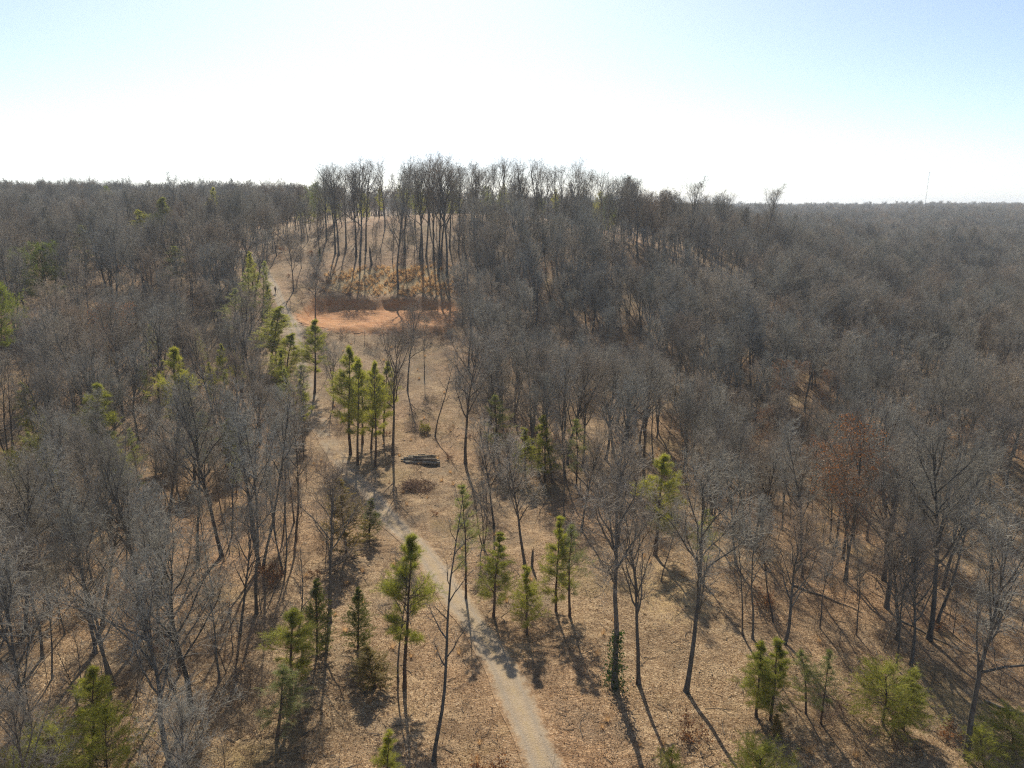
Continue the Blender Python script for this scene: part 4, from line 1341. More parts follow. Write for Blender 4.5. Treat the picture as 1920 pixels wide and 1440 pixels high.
# natural gaps in the canopy
gap = np.sin(tx_ * 0.062 + 0.8) * np.sin(ty_ * 0.051 + 0.4) + 0.7 * np.sin(tx_ * 0.13 - ty_ * 0.11 + 2)
ok &= ~((gap > 0.85) & (rng.uniform(0, 1, tx_.size) < 0.75))
tx_, ty_ = tx_[ok], ty_[ok]
order = np.argsort(np.hypot(tx_, ty_))
tx_, ty_ = tx_[order], ty_[order]
rng = np.random.default_rng(9)
th_ = rng.uniform(11.5, 18.0, len(tx_)) + np.where(rng.uniform(0, 1, len(tx_)) < 0.15, 2.5, 0)
th_ *= 0.86 + 0.22 * np.sin(tx_ * 0.09 + 1.0) * np.sin(ty_ * 0.075)+ 0.1
th_ *= np.where((ty_ > 246) & (np.abs(tx_ + 10) < 80), 0.62, 1.0)
th_ *= np.where((tx_ < 0) & (ty_ > 200), 0.88, 1.0)
ex_, ey_ = rng.uniform(-60, -19, 90), rng.uniform(38, 86, 90)
dmin_ = np.array([min(np.min(np.hypot(tx_ - a, ty_ - b)), np.min(np.hypot(tk[:, 0] - a, tk[:, 1] - b))) for a, b in zip(ex_, ey_)])
ek_ = np.nonzero(free(ex_, ey_) & (dmin_ > 1.9) & in_wedge(ex_, ey_, 0.0))[0][:30]
slim_from = len(tx_)
tx_, ty_, th_ = np.concatenate([ex_[ek_], tx_]), np.concatenate([ey_[ek_], ty_]), np.concatenate([rng.uniform(9, 15, len(ek_)), th_])
n_slim = len(ek_)
seen = in_wedge(tx_, ty_, 1.0) & (np.abs(tx_) < 0.74 * ty_ + 2) & (ty_ > 34)
n_single = 240
singles = np.nonzero(seen)[0][:n_single]
SECTOR = {
    'll': ('bare grey tree in the open leaf-strewn wood left of the lane, one of many', 'bare trees of the open wood left of the lane'),
    'lm': ('bare grey tree packed in the thick wood behind the left-hand pines', 'bare trees of the thick left wood'),
    'rr': ('bare grey tree in the dense thicket over the ravine at lower right', 'bare trees over the ravine'),
    'rm': ('bare grey tree packed in the wooded slope right of the log clearing', 'bare trees of the right-hand wooded slope'),
}
LANDMARK = []
for (kind, x, y, h, lean, wid, label, group) in TREES:
    for key, short in (('lone bright pine at', 'lone bright pine'), ('tall bare oak on the sunlit', 'tall forked oak'), ('ivy wrapped', 'ivy-wrapped trunk'), ('pale limbs leaning', 'pale-limbed oak'),
                       ('wide bushy pine with', 'wide bushy pine'), ('large pale-barked', 'large pale corner tree'), ('dark trunk leaning right', 'dark right-leaning trunk'),
                       ('thick grey trunk', 'thick grey leaning trunk'), ('creeper', 'creeper-clad trunk by the log clearing'), ('leftmost and tallest pine', 'pine clump by the lane'),
                       ('overhanging', 'tall soft pine by the lane'), ('clump of three', 'three-trunk clump'), ('large bronze-brown', 'large bronze cedar'), ('gnarled limbs', 'gnarled left-hand tree'),
                       ('bright yellow-green pine in the middle', 'bright left-wood pine'), ('shaded crown', 'shaded left-wood pine'), ('big round-topped', 'big round-topped pine'),
                       ('rust-orange', 'rust-orange tree'), ('many-limbed', 'many-limbed left tree'), ('dark bent trunk', 'dark bent far-left tree'), ('thicket right of the log', 'yellow-green thicket pine'),
                       ('behind the tall forked oak', 'crooked tree above the forked oak'), ('horizontal side', 'crooked side-branched tree'), ('left end of the clay', 'tree at the clay clearing'),
                       ('right end of the clay', 'thin tree right of the clay clearing'), ('greyish pine hiding', 'pine hiding the white cart'), ('wide round-crowned', 'round skyline crown')):
        if key in label:
            LANDMARK.append((x, y, short))
LANDMARK += [(SPOT['logs'][0], SPOT['logs'][1], 'log pile'), (84.0, 117.0, 'fallen trunk at the right edge'), (41.5, 49.0, 'fallen dark trunk at lower right')]
ORD = ['nearest', 'second', 'third', 'fourth', 'fifth', 'sixth', 'seventh', 'eighth', 'ninth', 'tenth', 'eleventh', 'twelfth', 'thirteenth', 'fourteenth', 'fifteenth', 'sixteenth',
       'seventeenth', 'eighteenth', 'nineteenth', 'twentieth', 'twenty-first', 'twenty-second', 'twenty-third', 'twenty-fourth', 'twenty-fifth', 'twenty-sixth', 'twenty-seventh']
RANK = {}
WORD = {'oak_broad': 'wide-crowned bare tree', 'oak_tall': 'upright bare tree', 'slender': 'slim bare tree', 'multi': 'several-stemmed bare tree', 'oak_leafy': 'rusty-leaved tree'}


def near_label(kind, x, y, fallback, picks):
    d = [math.hypot(x - a, y - b) for a, b, _ in LANDMARK]
    k = int(np.argmin(d))
    a, b, short = LANDMARK[k]
    r = math.hypot(a, b)
    dep = ((x - a) * a + (y - b) * b) / r
    lat = ((x - a) * b - (y - b) * a) / r
    side = ('behind' if dep > 0 else 'in front of') if abs(dep) > abs(lat) else ('right of' if lat > 0 else 'left of')
    picks.append((d[k], kind, short, side))


for i in singles:
    x, y = float(tx_[i]), float(ty_[i])
    key = ('ll' if y < 82 else 'lm') if x < -8 else ('rr' if y < 105 and x > 18 else 'rm')
    u = rng.uniform()
    kind = 'oak_broad' if u < (0.5 if x > 0 else 0.32) else 'oak_tall' if u < 0.76 else 'slender' if u < 0.93 else 'multi'
    if key == 'll' and kind == 'oak_broad' and u < 0.28:
        kind = 'slender'
    if i < n_slim:
        kind = 'slender'
    elif u > 0.97:
        kind = 'oak_leafy'
    lab, grp = SECTOR[key]
    o_ = plant(kind, x, y, float(th_[i]), rng.normal(0, 0.8), 0, lab, grp, None, 'bare_tree')
    pk = []
    near_label(kind, x, y, lab, pk)
    RANK.setdefault(pk[0][1:], []).append((pk[0][0], o_))
for (kind, short, side), lst in RANK.items():
    lst.sort(key=lambda e: e[0])
    for n_, (d_, o_) in enumerate(lst):
        if d_ < 60 and n_ < len(ORD):
            o_['label'] = '%s %s %s the %s' % (ORD[n_], WORD[kind], side, short)
for x, y, h, lab in [(-18.5, 33.5, 11.5, 'near bare tree, pale twiggy crown at the bottom edge below the yellow-green pine'),
                     (-26.0, 32.0, 12.5, 'near bare tree, pale twigs spreading over the bottom left pines'),
                     (-10.5, 34.0, 6.5, 'near bare tree, grey twiggy crown at the bottom edge left of the lane'),
                     (-33.5, 38.0, 12.0, 'near bare tree, brown-grey crown at the left end of the bottom edge'),
                     (1.9, 36.0, 4.6, 'small vase-shaped bare tree in front of the lane at the bottom edge'),
                     (8.3, 36.0, 4.0, 'low grey twiggy tree at the bottom edge right of the lane'),
                     (40.0, 40.0, 13.0, 'near bare tree at the right edge behind the corner pine')]:
    plant('oak_tall' if h > 7 else 'dead', x, y, h, 0, 0, lab, None, None, 'bare_tree')
for k in range(22):
    x, y = rng.uniform(-78, -26), rng.uniform(72, 128)
    if free(np.array([x]), np.array([y]))[0]:
        ROWS.setdefault('half-hidden pale pine from the left among the bare left-wood trees', []).append(
            plant('pine_thin' if k % 3 else 'pine_tall', x, y, rng.uniform(7, 12), 0, 0, 'pale green pine half hidden among the bare trees of the left wood', 'pines of the left wood'))
for k in range(13):
    y = 104 + k * 5.6 + rng.uniform(-1.5, 1.5)
    j = min(range(len(ROAD)), key=lambda q: abs(ROAD[q][1] - y))
    x = float(np.interp(y, [r[1] for r in ROAD[:-2]], [r[0] for r in ROAD[:-2]])) - rng.uniform(2.6, 6.5)
    ROWS2.append(plant(('pine_tall', 'pine_thin', 'pine_young')[k % 3], x, y, rng.uniform(6.5, 11.5), 0, 0, 'x', 'pines along the left of the lane'))
for grp_, n_, x0_, x1_, y0_, y1_ in (('tall bare trees on the leafy hill above the clay clearing', 6, -60, -14, 226, 242),
                                     ('tall bare trees on the hill brow right of the open slope', 9, -10, 34, 218, 246)):
    for k in range(n_):
        ROWS[ROWTEXT[grp_]].append(plant('oak_hill', x0_ + (x1_ - x0_) * (k + rng.uniform(0.2, 0.8)) / n_, rng.uniform(y0_, y1_), rng.uniform(17, 22), 0, 0, 'x', grp_))
HG3 = ('thin bare tree scattered on the leafy hill between the tall dark trunks', 'thin trees on the hill')
for k in range(27):
    x, y = rng.uniform(-60, -12), rng.uniform(188, 244)
    ROWS.setdefault('thin tree from the left on the leafy hill between the tall trunks', []).append(
        plant('slender', x, y, rng.uniform(9, 18), rng.normal(0, 1), 0, HG3[0], HG3[1], None, 'slender_tree'))
FIRST = ['first'] + ORD[1:]
for n_, o_ in enumerate(sorted(ROWS2, key=lambda o: o.location.y)):
    o_['label'] = '%s pine going uphill in the green strip along the left of the lane' % FIRST[n_]
for text, lst in ROWS.items():
    lst.sort(key=lambda o: o.location.x / o.location.y)
    for n_, o_ in enumerate(lst[:27]):
        o_['label'] = '%s %s' % (FIRST[n_], text)
rest = np.setdiff1d(np.arange(len(tx_)), singles)
rest_pts = np.stack([tx_[rest], ty_[rest], ground_z(tx_[rest], ty_[rest]) - 0.1], 1)
scatter('bare_woodland', 'tree_source', rest_pts, rng.uniform(0, 6.28, len(rest)), th_[rest] / 15.0, 'mass of bare grey trees covering the hills behind the near wood', 'woodland')

# distant woods, thinner and coarser with distance
fx, fy, fs = [], [], []
for (y0, y1, step, sc) in ((380, 800, 8.5, 1.0), (800, 1700, 15.0, 1.12), (1700, 3600, 30.0, 1.35), (3600, 6500, 55.0, 1.7)):
    a, b, r_ = jitter(-0.85 * y1, 0.85 * y1, y0, y1, step, int(y0))
    k_ = in_wedge(a, b) & ((b > 430) | (a > 320) | (a < -260))
    k_ &= ~((b > 500) & (a < 0.02 * b))              # behind the near hills
    k_ &= ~((np.abs(a - 455 * b / 880) < 9 + 0.012 * b) & (b > 700) & (b < 876))      # in front of the far house
    a, b = a[k_], b[k_]
    fx.append(a)
    fy.append(b)
    fs.append(sc * r_.uniform(0.75, 1.15, len(a)))
fx, fy, fs = np.concatenate(fx), np.concatenate(fy), np.concatenate(fs)
scatter('distant_woodland', 'far_source', np.stack([fx, fy, ground_z(fx, fy) - 0.3], 1), rng.uniform(0, 6.28, len(fx)), fs, 'blue-grey distant bare woods rolling to the horizon', 'woodland')

# scattered far pines among the bare woods
far_pines = [(448, 760, 13), (480, 735, 9), (560, 660, 13), (640, 860, 12), (250, 560, 11), (300, 700, 12), (150, 520, 10)]
for k, (x, y, h) in enumerate(far_pines):
    plant('pine_round', x, y, h, 0, 6.0, '%s dark pine counted by nearness in the hazy far woods at right' % FIRST[[6, 4, 0, 1, 2, 3, 5].index(k)], 'far dark pines', None)

# saplings and brush under the trees
sx_, sy_, rng = jitter(-150, 160, 26, 240, 2.9, 71)
ok = in_wedge(sx_, sy_, 4)
fr = free(sx_, sy_)
d_, _ = road_info(sx_, sy_)
pdv_ = pad_distance(sx_, sy_)
ok &= (d_ > 3.0) & (pdv_ > 1.5)
clump = np.sin(sx_ * 0.21 + 1) * np.sin(sy_ * 0.17) + 0.6 * np.sin(sx_ * 0.53 - sy_ * 0.47)
u = rng.uniform(0, 1, sx_.size)
sap = ok & fr & (u < 0.55 + 0.25 * clump)
scatter('saplings', 'sapling_source', np.stack([sx_[sap], sy_[sap], ground_z(sx_[sap], sy_[sap]) - 0.05], 1), rng.uniform(0, 6.28, sap.sum()), rng.uniform(0.45, 1.25, sap.sum()),
        'thin bare saplings growing thickly under the trees', 'saplings')
sx_, sy_, rng = jitter(-130, 140, 26, 215, 2.5, 72)
ok = in_wedge(sx_, sy_, 4)
fr = free(sx_, sy_)
d_, _ = road_info(sx_, sy_)
pdv_ = pad_distance(sx_, sy_)
ok &= (d_ > 2.4) & (pdv_ > np.where(sy_ > 168, 2.4, 1.2))
clump = np.sin(sx_ * 0.19 + 2) * np.sin(sy_ * 0.23 + 1) + 0.6 * np.sin(sx_ * 0.61 + sy_ * 0.39)
u = rng.uniform(0, 1, sx_.size)
dens = np.where(fr, 0.52 + 0.28 * clump, 0.05 + 0.05 * clump)
front = (sx_ > -46) & (sx_ < -12) & (sy_ > 143.5) & (sy_ < 151)
dens = np.where(front, 0.85, dens)
dens = np.where((sx_ > -60) & (sx_ < -46) & (sy_ > 156) & (sy_ < 180), 0.45, dens)
br = ok & (u < dens)
scatter('undergrowth', 'brush_source', np.stack([sx_[br], sy_[br], ground_z(sx_[br], sy_[br]) - 0.03], 1), rng.uniform(0, 6.28, br.sum()), rng.uniform(0.4, 1.15, br.sum()),
        'bare brown brush and brambles under the trees', 'undergrowth')
lb = ok & (u > dens) & (rng.uniform(0, 1, sx_.size) < np.where(fr, 0.055, 0.012))
scatter('leafy_undergrowth', 'leafy_brush_source', np.stack([sx_[lb], sy_[lb], ground_z(sx_[lb], sy_[lb]) - 0.03], 1), rng.uniform(0, 6.28, lb.sum()), rng.uniform(0.5, 1.3, lb.sum()),
        'low rust-brown bushes still holding dead leaves', 'undergrowth')

# golden grass above the clay bank, and wisps along the lane
gx, gy, rng = jitter(-52, -10, 178, 200, 0.6, 81)
w_ = np.exp(-(((gx + 31) / 16) ** 4 + ((gy - 187.5) / 8.0) ** 4)) * (pad_distance(gx, gy) > 1.5)
patch = np.sin(gx * 0.33 + 1.5) * np.sin(gy * 0.45 + 0.5) + 0.6 * np.sin(gx * 0.8 - gy * 0.5)
k_ = rng.uniform(0, 1, gx.size) < w_ * np.clip(0.5 + 0.5 * patch, 0.06, 0.95)
gx2, gy2, rng2 = jitter(-40, 30, 36, 150, 2.2, 82)
d_, _ = road_info(gx2, gy2)
k2_ = (rng2.uniform(0, 1, gx2.size) < 0.10) & (d_ > 1.9)
gx, gy = np.concatenate([gx[k_], gx2[k2_]]), np.concatenate([gy[k_], gy2[k2_]])
sc_ = np.concatenate([rng.uniform(0.5, 1.35, k_.sum()), rng2.uniform(0.4, 0.9, k2_.sum())])
scatter('dry_grass', 'grass_source', np.stack([gx, gy, ground_z(gx, gy)], 1), rng.uniform(0, 6.28, len(gx)), sc_, 'golden dry grass above the clay bank and in wisps on the slopes', 'grass')

# fallen leaves lying proud of the floor
rng = np.random.default_rng(90)
k_ = 170000
ly = 33 + (118 - 33) * rng.uniform(0, 1, k_) ** 1.45
lx = rng.uniform(-1, 1, k_) * (0.76 * ly + 3)
d_, _ = road_info(lx, ly)
keep = (d_ > 1.75 + rng.exponential(0.25, k_)) | (rng.uniform(0, 1, k_) < 0.03)
lx, ly = lx[keep], ly[keep]
lp = np.stack([lx, ly, ground_z(lx, ly) + 0.02], 1)
nn = len(lp)
u_ = rng.normal(0, 1, (nn, 3)) * np.array([1, 1, 0.45])
u_ = unit(u_)
w_ = unit(np.cross(u_, rng.normal(0, 0.5, (nn, 3)) + np.array([0, 0, 1.0])))
s_ = rng.uniform(0.055, 0.13, (nn, 1))
up_ = np.array([0, 0, 1.0]) * s_ * rng.uniform(0.15, 0.55, (nn, 1))
v_ = np.stack([lp - u_ * s_ * 0.5, lp + w_ * s_ * 0.3 + up_, lp + u_ * s_ * 0.5, lp - w_ * s_ * 0.3 + up_], 1)
lv = mesh_np('leaf_litter', v_.reshape(-1, 3), [np.stack([np.arange(nn) * 4, np.arange(nn) * 4 + 1, np.arange(nn) * 4 + 2], 1),
                                                np.stack([np.arange(nn) * 4, np.arange(nn) * 4 + 2, np.arange(nn) * 4 + 3], 1)], M['litter'])
tag(link('leaf_litter', lv), 'curled fallen leaves strewn over the near ground', 'leaves', None, 'stuff')
# ------------------------------------------------------------------ small things
def gz(x, y):
    return float(ground_z(np.array([float(x)]), np.array([float(y)]))[0])


def frustum(g, p0, p1, r0, r1, s=14, bumps=0.0, seed=0, n=7):
    rng = np.random.default_rng(seed)
    t = np.linspace(0, 1, n)[:, None]
    P = np.asarray(p0)[None] * (1 - t) + np.asarray(p1)[None] * t
    P = P + rng.normal(0, bumps, P.shape) * np.array([0.3, 1, 1])
    R = (r0 * (1 - t) + r1 * t)[:, 0] * (1 + rng.normal(0, bumps, n))
    g.tubes(P[None], R[None], s)
    return P, R


def disc(g, c, axis_, r, s=14, bulge=0.01):
    axis_ = unit(np.asarray(axis_, float))
    ref = np.array([0, 0, 1.0]) if abs(axis_[2]) < 0.9 else np.array([1.0, 0, 0])
    u = unit(np.cross(axis_, ref))
    v = np.cross(axis_, u)
    a = np.arange(s) * 2 * math.pi / s
    ring = np.asarray(c) + r * (np.cos(a)[:, None] * u + np.sin(a)[:, None] * v)
    vv = np.concatenate([ring, [np.asarray(c) + axis_ * bulge]])
    g.add(vv, None, [(i, (i + 1) % s, s) for i in range(s)])


lx0, ly0 = SPOT['logs']
lz0 = gz(lx0, ly0)
# dx, dy, height, length, radius, yaw, tilt, label
LOGS = [
    (0.35, -0.95, 0.24, 4.9, 0.25, 0.02, 0.0, 'dark front log at the bottom of the log pile'),
    (0.05, -0.38, 0.23, 5.2, 0.24, 0.05, 0.0, 'grey bottom log just behind the front log of the pile'),
    (-0.25, 0.18, 0.22, 5.0, 0.23, -0.03, 0.0, 'bottom log in the middle of the log pile'),
    (-0.2, 0.72, 0.22, 4.4, 0.22, 0.06, 0.0, 'bottom log at the back of the log pile'),
    (0.55, -0.62, 0.64, 3.6, 0.20, -0.06, 0.01, 'pale weathered log lying on the front pair of the pile'),
    (-0.35, -0.06, 0.62, 4.3, 0.21, 0.08, 0.0, 'long log on the second layer reaching past the left end of the pile'),
    (0.0, 0.46, 0.60, 3.9, 0.19, -0.07, 0.0, 'second-layer log at the back of the pile'),
    (0.5, -0.2, 0.95, 3.2, 0.14, 0.20, 0.02, 'crooked pole lying slantwise on top of the log pile'),
    (0.75, 0.22, 0.92, 2.6, 0.10, -0.25, 0.03, 'thin pale pole on top of the log pile at the right'),
    (-2.1, -0.1, 0.50, 1.6, 0.13, 0.35, -0.05, 'short broken log sticking out at the left end of the pile'),
]
for k, (dx, dy, h, ln, r, yaw, tl, lab) in enumerate(LOGS):
    g = Geo()
    P, R = frustum(g, (-ln / 2, 0, 0), (ln / 2, 0, 0), r, r * 0.88, 12, 0.035, 700 + k)
    o = link('log', g.mesh('log', M['log_bark'], True), None, (lx0 + dx, ly0 + dy, lz0 + h))
    o.rotation_euler = (0, tl, yaw)
    tag(o, lab, 'log', 'logs in the pile')
    for e, s in ((0, -1), (-1, 1)):
        g = Geo()
        disc(g, P[e] + np.array([s * 0.004, 0, 0]), (s, 0, 0), R[e] * 0.97, 12)
        link('cut_end', g.mesh('cut_end', M['log_end']), o)

# heap of cut branches
bx0, by0 = SPOT['brush']
rng = np.random.default_rng(17)
g = Geo()
nb = 170
a_ = rng.uniform(0, 2 * math.pi, nb)
rr_ = np.sqrt(rng.uniform(0, 1, nb)) * 1.9
c_ = np.stack([np.cos(a_) * rr_ * 1.25, np.sin(a_) * rr_, 0.05 + rng.uniform(0, 1, nb) * 1.0 * np.clip(1 - (rr_ / 2.1) ** 2, 0, 1) * (0.6 + 0.4 * np.sin(a_ * 2 + 1))], 1)
d_ = unit(rng.normal(0, 1, (nb, 3)) * np.array([1, 1, 0.35]))
ln_ = rng.uniform(1.0, 2.8, nb)
B = grow(rng, c_ - d_ * ln_[:, None] * 0.5, d_, ln_, 5, 0.3, 0)
B[..., 2] = np.maximum(B[..., 2], 0.02)
g.tubes(B, taper(nb, 5, rng.uniform(0.015, 0.05, nb), 0.008), 4)
p, D, L, _ = shoot(rng, B, ln_, 7, 0.15, 1, 25, 60, 0.35, 0.2)
Bt = grow(rng, p, D, L, 3, 0.3, 0.1)
Bt[..., 2] = np.maximum(Bt[..., 2], 0.02)
g.tubes(Bt, taper(len(L), 3, 0.010, 0.004), 3)
o = link('brush_pile', g.mesh('brush_pile', M['brush'], True), None, (bx0, by0, gz(bx0, by0)))
tag(o, 'dark tangled heap of cut branches on the leaves below the log pile', 'brush pile')

# yellow bush at the foot of the broken trunk
bx1, by1 = SPOT['bush']
g, tips = shrub(321, 9, 1.7)
root = link('yellow_bush', g.mesh('stems', M['brush']), None, (bx1, by1, gz(bx1, by1)))
gl = leaf_quads(Geo(), np.random.default_rng(2), np.concatenate([tips, tips + np.random.default_rng(3).normal(0, 0.1, tips.shape)]), 0.20)
link('foliage', gl.mesh('foliage', M['yellow']), root)
tag(root, 'small yellow-green bush at the foot of the broken trunk behind the log pile', 'bush')

# broken stub beside the dark straight tree
x, y = SPOT['stub']
g = Geo()
rng = np.random.default_rng(4)
g.tubes(grow(rng, np.array([[0.45, 0, -0.3]]), np.array([[0.06, 0, 1.0]]), np.array([2.6]), 6, 0.1, 0), np.array([[0.2, 0.15, 0.14, 0.13, 0.11, 0.02]]), 8)
o = link('broken_stub', g.mesh('broken_stub', M['bark'], True), None, (x, y, gz(x, y)))
tag(o, 'short broken stub leaning at the foot of the dark straight-trunked tree', 'stump')

# fallen trunks on the ravine side and in the wood
FALLEN = [
    (31.0, 63.0, 6.5, 0.11, -0.55, 'fallen grey trunk lying along the ravine edge above the small pine group'),
    (40.0, 60.0, 5.5, 0.09, -0.75, 'fallen thin trunk lying among brush behind the wide bushy pine'),
    (41.5, 49.0, 6.0, 0.12, -0.6, 'fallen dark trunk lying behind the large pale tree at lower right'),
    (25.5, 78.0, 5.0, 0.10, -0.8, 'fallen trunk on the dark brow right of the lone bright pine'),
    (84.0, 117.0, 7.0, 0.16, -0.5, 'fallen trunk on the open leaf patch at the right edge'),
    (-58.5, 92.0, 6.0, 0.18, 0.9, 'fallen trunk under the pines in the left wood'),
    (-47.0, 76.0, 7.0, 0.17, 0.8, 'dark fallen trunk on sunlit leaves in the left wood'),
]
for k, (x, y, ln, r, yaw, lab) in enumerate(FALLEN):
    g = Geo()
    ca, sa = math.cos(yaw), math.sin(yaw)
    t = np.linspace(-0.5, 0.5, 10)
    px2, py2 = x + ca * t * ln, y + sa * t * ln
    pz2 = ground_z(px2, py2) + r * 0.8
    P = np.stack([px2 - x, py2 - y, pz2 - gz(x, y)], 1)
    g.tubes(P[None], np.linspace(r, r * 0.45, 10)[None], 8)
    o = link('fallen_trunk', g.mesh('fallen_trunk', M['log_bark'], True), None, (x, y, gz(x, y)))
    rg = np.random.default_rng(800 + k)
    p, D, L, _ = shoot(rg, P[None], np.array([ln]), 6, 0.4, 1.0, 30, 60, 0.18, 0.2)
    D[:, 2] = np.abs(D[:, 2])
    Bs = grow(rg, p, D, L, 4, 0.3, 0.1)
    for b_ in range(len(L)):
        link('branch_stub', Geo().tubes(Bs[b_:b_ + 1], taper(1, 4, r * 0.25, 0.01), 4).mesh('branch_stub', M['log_bark'], True), o)
    tag(o, lab, 'fallen tree')

# marker stakes on the slope below the clay shelf
for k, (x, y, h, lab) in enumerate([(-33.2, 148.2, 1.5, 'pale thin stake in the brown brush below the clay clearing, left one'),
                                    (-31.0, 147.6, 1.9, 'pale thin stake in the brown brush below the clay clearing, middle one'),
                                    (-24.6, 148.0, 1.7, 'dark thin stake in the brown brush below the clay clearing, right one')]):
    g = Geo()
    g.tubes(np.array([[[0, 0, -0.3], [0.01, 0, h * 0.6], [0.03, 0, h], [0.03, 0, h + 0.05]]]), np.array([[0.05, 0.05, 0.045, 0.01]]), 6)
    o = link('stake', g.mesh('stake', M['log_bark' if k == 2 else 'log_end'], True), None, (x, y, gz(x, y)))
    tag(o, lab, 'stake')


# sticks and shed twigs on the forest floor
rng = np.random.default_rng(55)
ns = 2600
sy2 = 34 + 90 * rng.uniform(0, 1, ns) ** 1.3
sx2_ = rng.uniform(-1, 1, ns) * (0.76 * sy2 + 2)
dd, _ = road_info(sx2_, sy2)
sx2_, sy2 = sx2_[dd > 2.2], sy2[dd > 2.2]
ns = len(sx2_)
ya = rng.uniform(0, math.pi, ns)
ls = rng.uniform(0.4, 2.6, ns) * rng.uniform(0.4, 1, ns)
tt = np.linspace(-0.5, 0.5, 4)[None]
bend = rng.normal(0, 0.10, (ns, 1)) * (tt * 2) ** 2
qx = sx2_[:, None] + (np.cos(ya)[:, None] * tt - np.sin(ya)[:, None] * bend) * ls[:, None]
qy = sy2[:, None] + (np.sin(ya)[:, None] * tt + np.cos(ya)[:, None] * bend) * ls[:, None]
qz = ground_z(qx, qy) + 0.03 + rng.uniform(0, 0.05, (ns, 4))
g = Geo().tubes(np.stack([qx, qy, qz], -1), taper(ns, 4, rng.uniform(0.012, 0.045, ns), 0.008), 4)
tag(link('fallen_sticks', g.mesh('fallen_sticks', M['log_bark'])), 'fallen sticks and shed branches lying on the leaves', 'sticks', None, 'stuff')

# ---- the walker on the lane
def skin_mesh(name, joints, edges, mat, parent):
    me = bpy.data.meshes.new(name)
    keys = list(joints)
    me.from_pydata([joints[k][0] for k in keys], [(keys.index(a), keys.index(b)) for a, b in edges], [])
    o = bpy.data.objects.new(name, me)
    COL.objects.link(o)
    if parent is not None:
        o.parent = parent
    md = o.modifiers.new('skin', 'SKIN')
    md.use_smooth_shade = True
    for i, k in enumerate(keys):
        r = joints[k][1]
        me.skin_vertices[0].data[i].radius = (r, r) if isinstance(r, (int, float)) else r
        me.skin_vertices[0].data[i].use_root = (i == 0)
    sb = o.modifiers.new('smooth', 'SUBSURF')
    sb.levels = sb.render_levels = 2
    me.materials.append(mat)
    return o


wx, wy = SPOT['walker']
walker = bpy.data.objects.new('person', None)
COL.objects.link(walker)
walker.location = (wx, wy, gz(wx, wy) + 0.06)
walker.rotation_euler = (0, 0, math.radians(168))
J = {'hip': ((0, 0, 0.92), (0.15, 0.11)), 'waist': ((0, 0, 1.08), (0.135, 0.10)), 'chest': ((0, 0.01, 1.32), (0.165, 0.115)), 'neck': ((0, 0.0, 1.49), 0.058),
     'jaw': ((0, 0.025, 1.57), (0.065, 0.075)), 'head': ((0, 0.015, 1.66), (0.078, 0.095)), 'crown': ((0, 0.0, 1.73), (0.055, 0.065))}
E = [('hip', 'waist'), ('waist', 'chest'), ('chest', 'neck'), ('neck', 'jaw'), ('jaw', 'head'), ('head', 'crown')]
for s, n, fw in ((-1, 'l', 0.16), (1, 'r', -0.12)):
    J.update({'thigh' + n: ((s * 0.095, 0.0, 0.86), 0.085), 'knee' + n: ((s * 0.10, fw * 0.7, 0.49), 0.056), 'ankle' + n: ((s * 0.105, fw, 0.10), 0.040), 'toe' + n: ((s * 0.115, fw + 0.17, 0.04), 0.036),
              'shoulder' + n: ((s * 0.20, 0, 1.42), 0.055), 'elbow' + n: ((s * 0.25, -fw * 0.35, 1.13), 0.042), 'wrist' + n: ((s * 0.25, -fw * 0.8 + 0.05, 0.89), 0.030),
              'palm' + n: ((s * 0.25, -fw * 0.85 + 0.06, 0.81), (0.020, 0.036))})
    E += [('hip', 'thigh' + n), ('thigh' + n, 'knee' + n), ('knee' + n, 'ankle' + n), ('ankle' + n, 'toe' + n), ('chest', 'shoulder' + n), ('shoulder' + n, 'elbow' + n),
          ('elbow' + n, 'wrist' + n), ('wrist' + n, 'palm' + n)]
    b = J['palm' + n][0]
    for f in range(4):
        J['f%d%s' % (f, n)] = ((b[0], b[1] + (f - 1.5) * 0.018, b[2] - 0.075 + abs(f - 1.4) * 0.012), 0.0085)
        E.append(('palm' + n, 'f%d%s' % (f, n)))
    J['th' + n] = ((b[0] - s * 0.01, b[1] + 0.055, b[2] - 0.01), 0.009)
    E.append(('palm' + n, 'th' + n))
skin_mesh('body', J, E, M['skin'], walker)
JJ = {k: (J[k][0], tuple(v * 1.16 for v in J[k][1]) if isinstance(J[k][1], tuple) else J[k][1] * 1.25) for k in ('waist', 'hip', 'chest', 'shoulderl', 'elbowl', 'wristl', 'shoulderr', 'elbowr', 'wristr')}
skin_mesh('jacket', JJ, [('hip', 'waist'), ('waist', 'chest'), ('chest', 'shoulderl'), ('shoulderl', 'elbowl'), ('elbowl', 'wristl'), ('chest', 'shoulderr'), ('shoulderr', 'elbowr'), ('elbowr', 'wristr')], M['cloth'], walker)
JT = {k: (J[k][0], tuple(v * 1.10 for v in J[k][1]) if isinstance(J[k][1], tuple) else J[k][1] * 1.22) for k in ('hip', 'thighl', 'kneel', 'anklel', 'thighr', 'kneer', 'ankler')}
skin_mesh('trousers', JT, [('hip', 'thighl'), ('thighl', 'kneel'), ('kneel', 'anklel'), ('hip', 'thighr'), ('thighr', 'kneer'), ('kneer', 'ankler')], M['denim'], walker)
skin_mesh('hair', {'a': ((0, -0.02, 1.70), (0.085, 0.095)), 'b': ((0, -0.045, 1.62), (0.075, 0.06)), 'c': ((0, -0.01, 1.76), (0.06, 0.07))}, [('a', 'b'), ('a', 'c')], M['hair'], walker)
tag(walker, 'small figure in dark jacket and trousers walking on the upper lane', 'person')

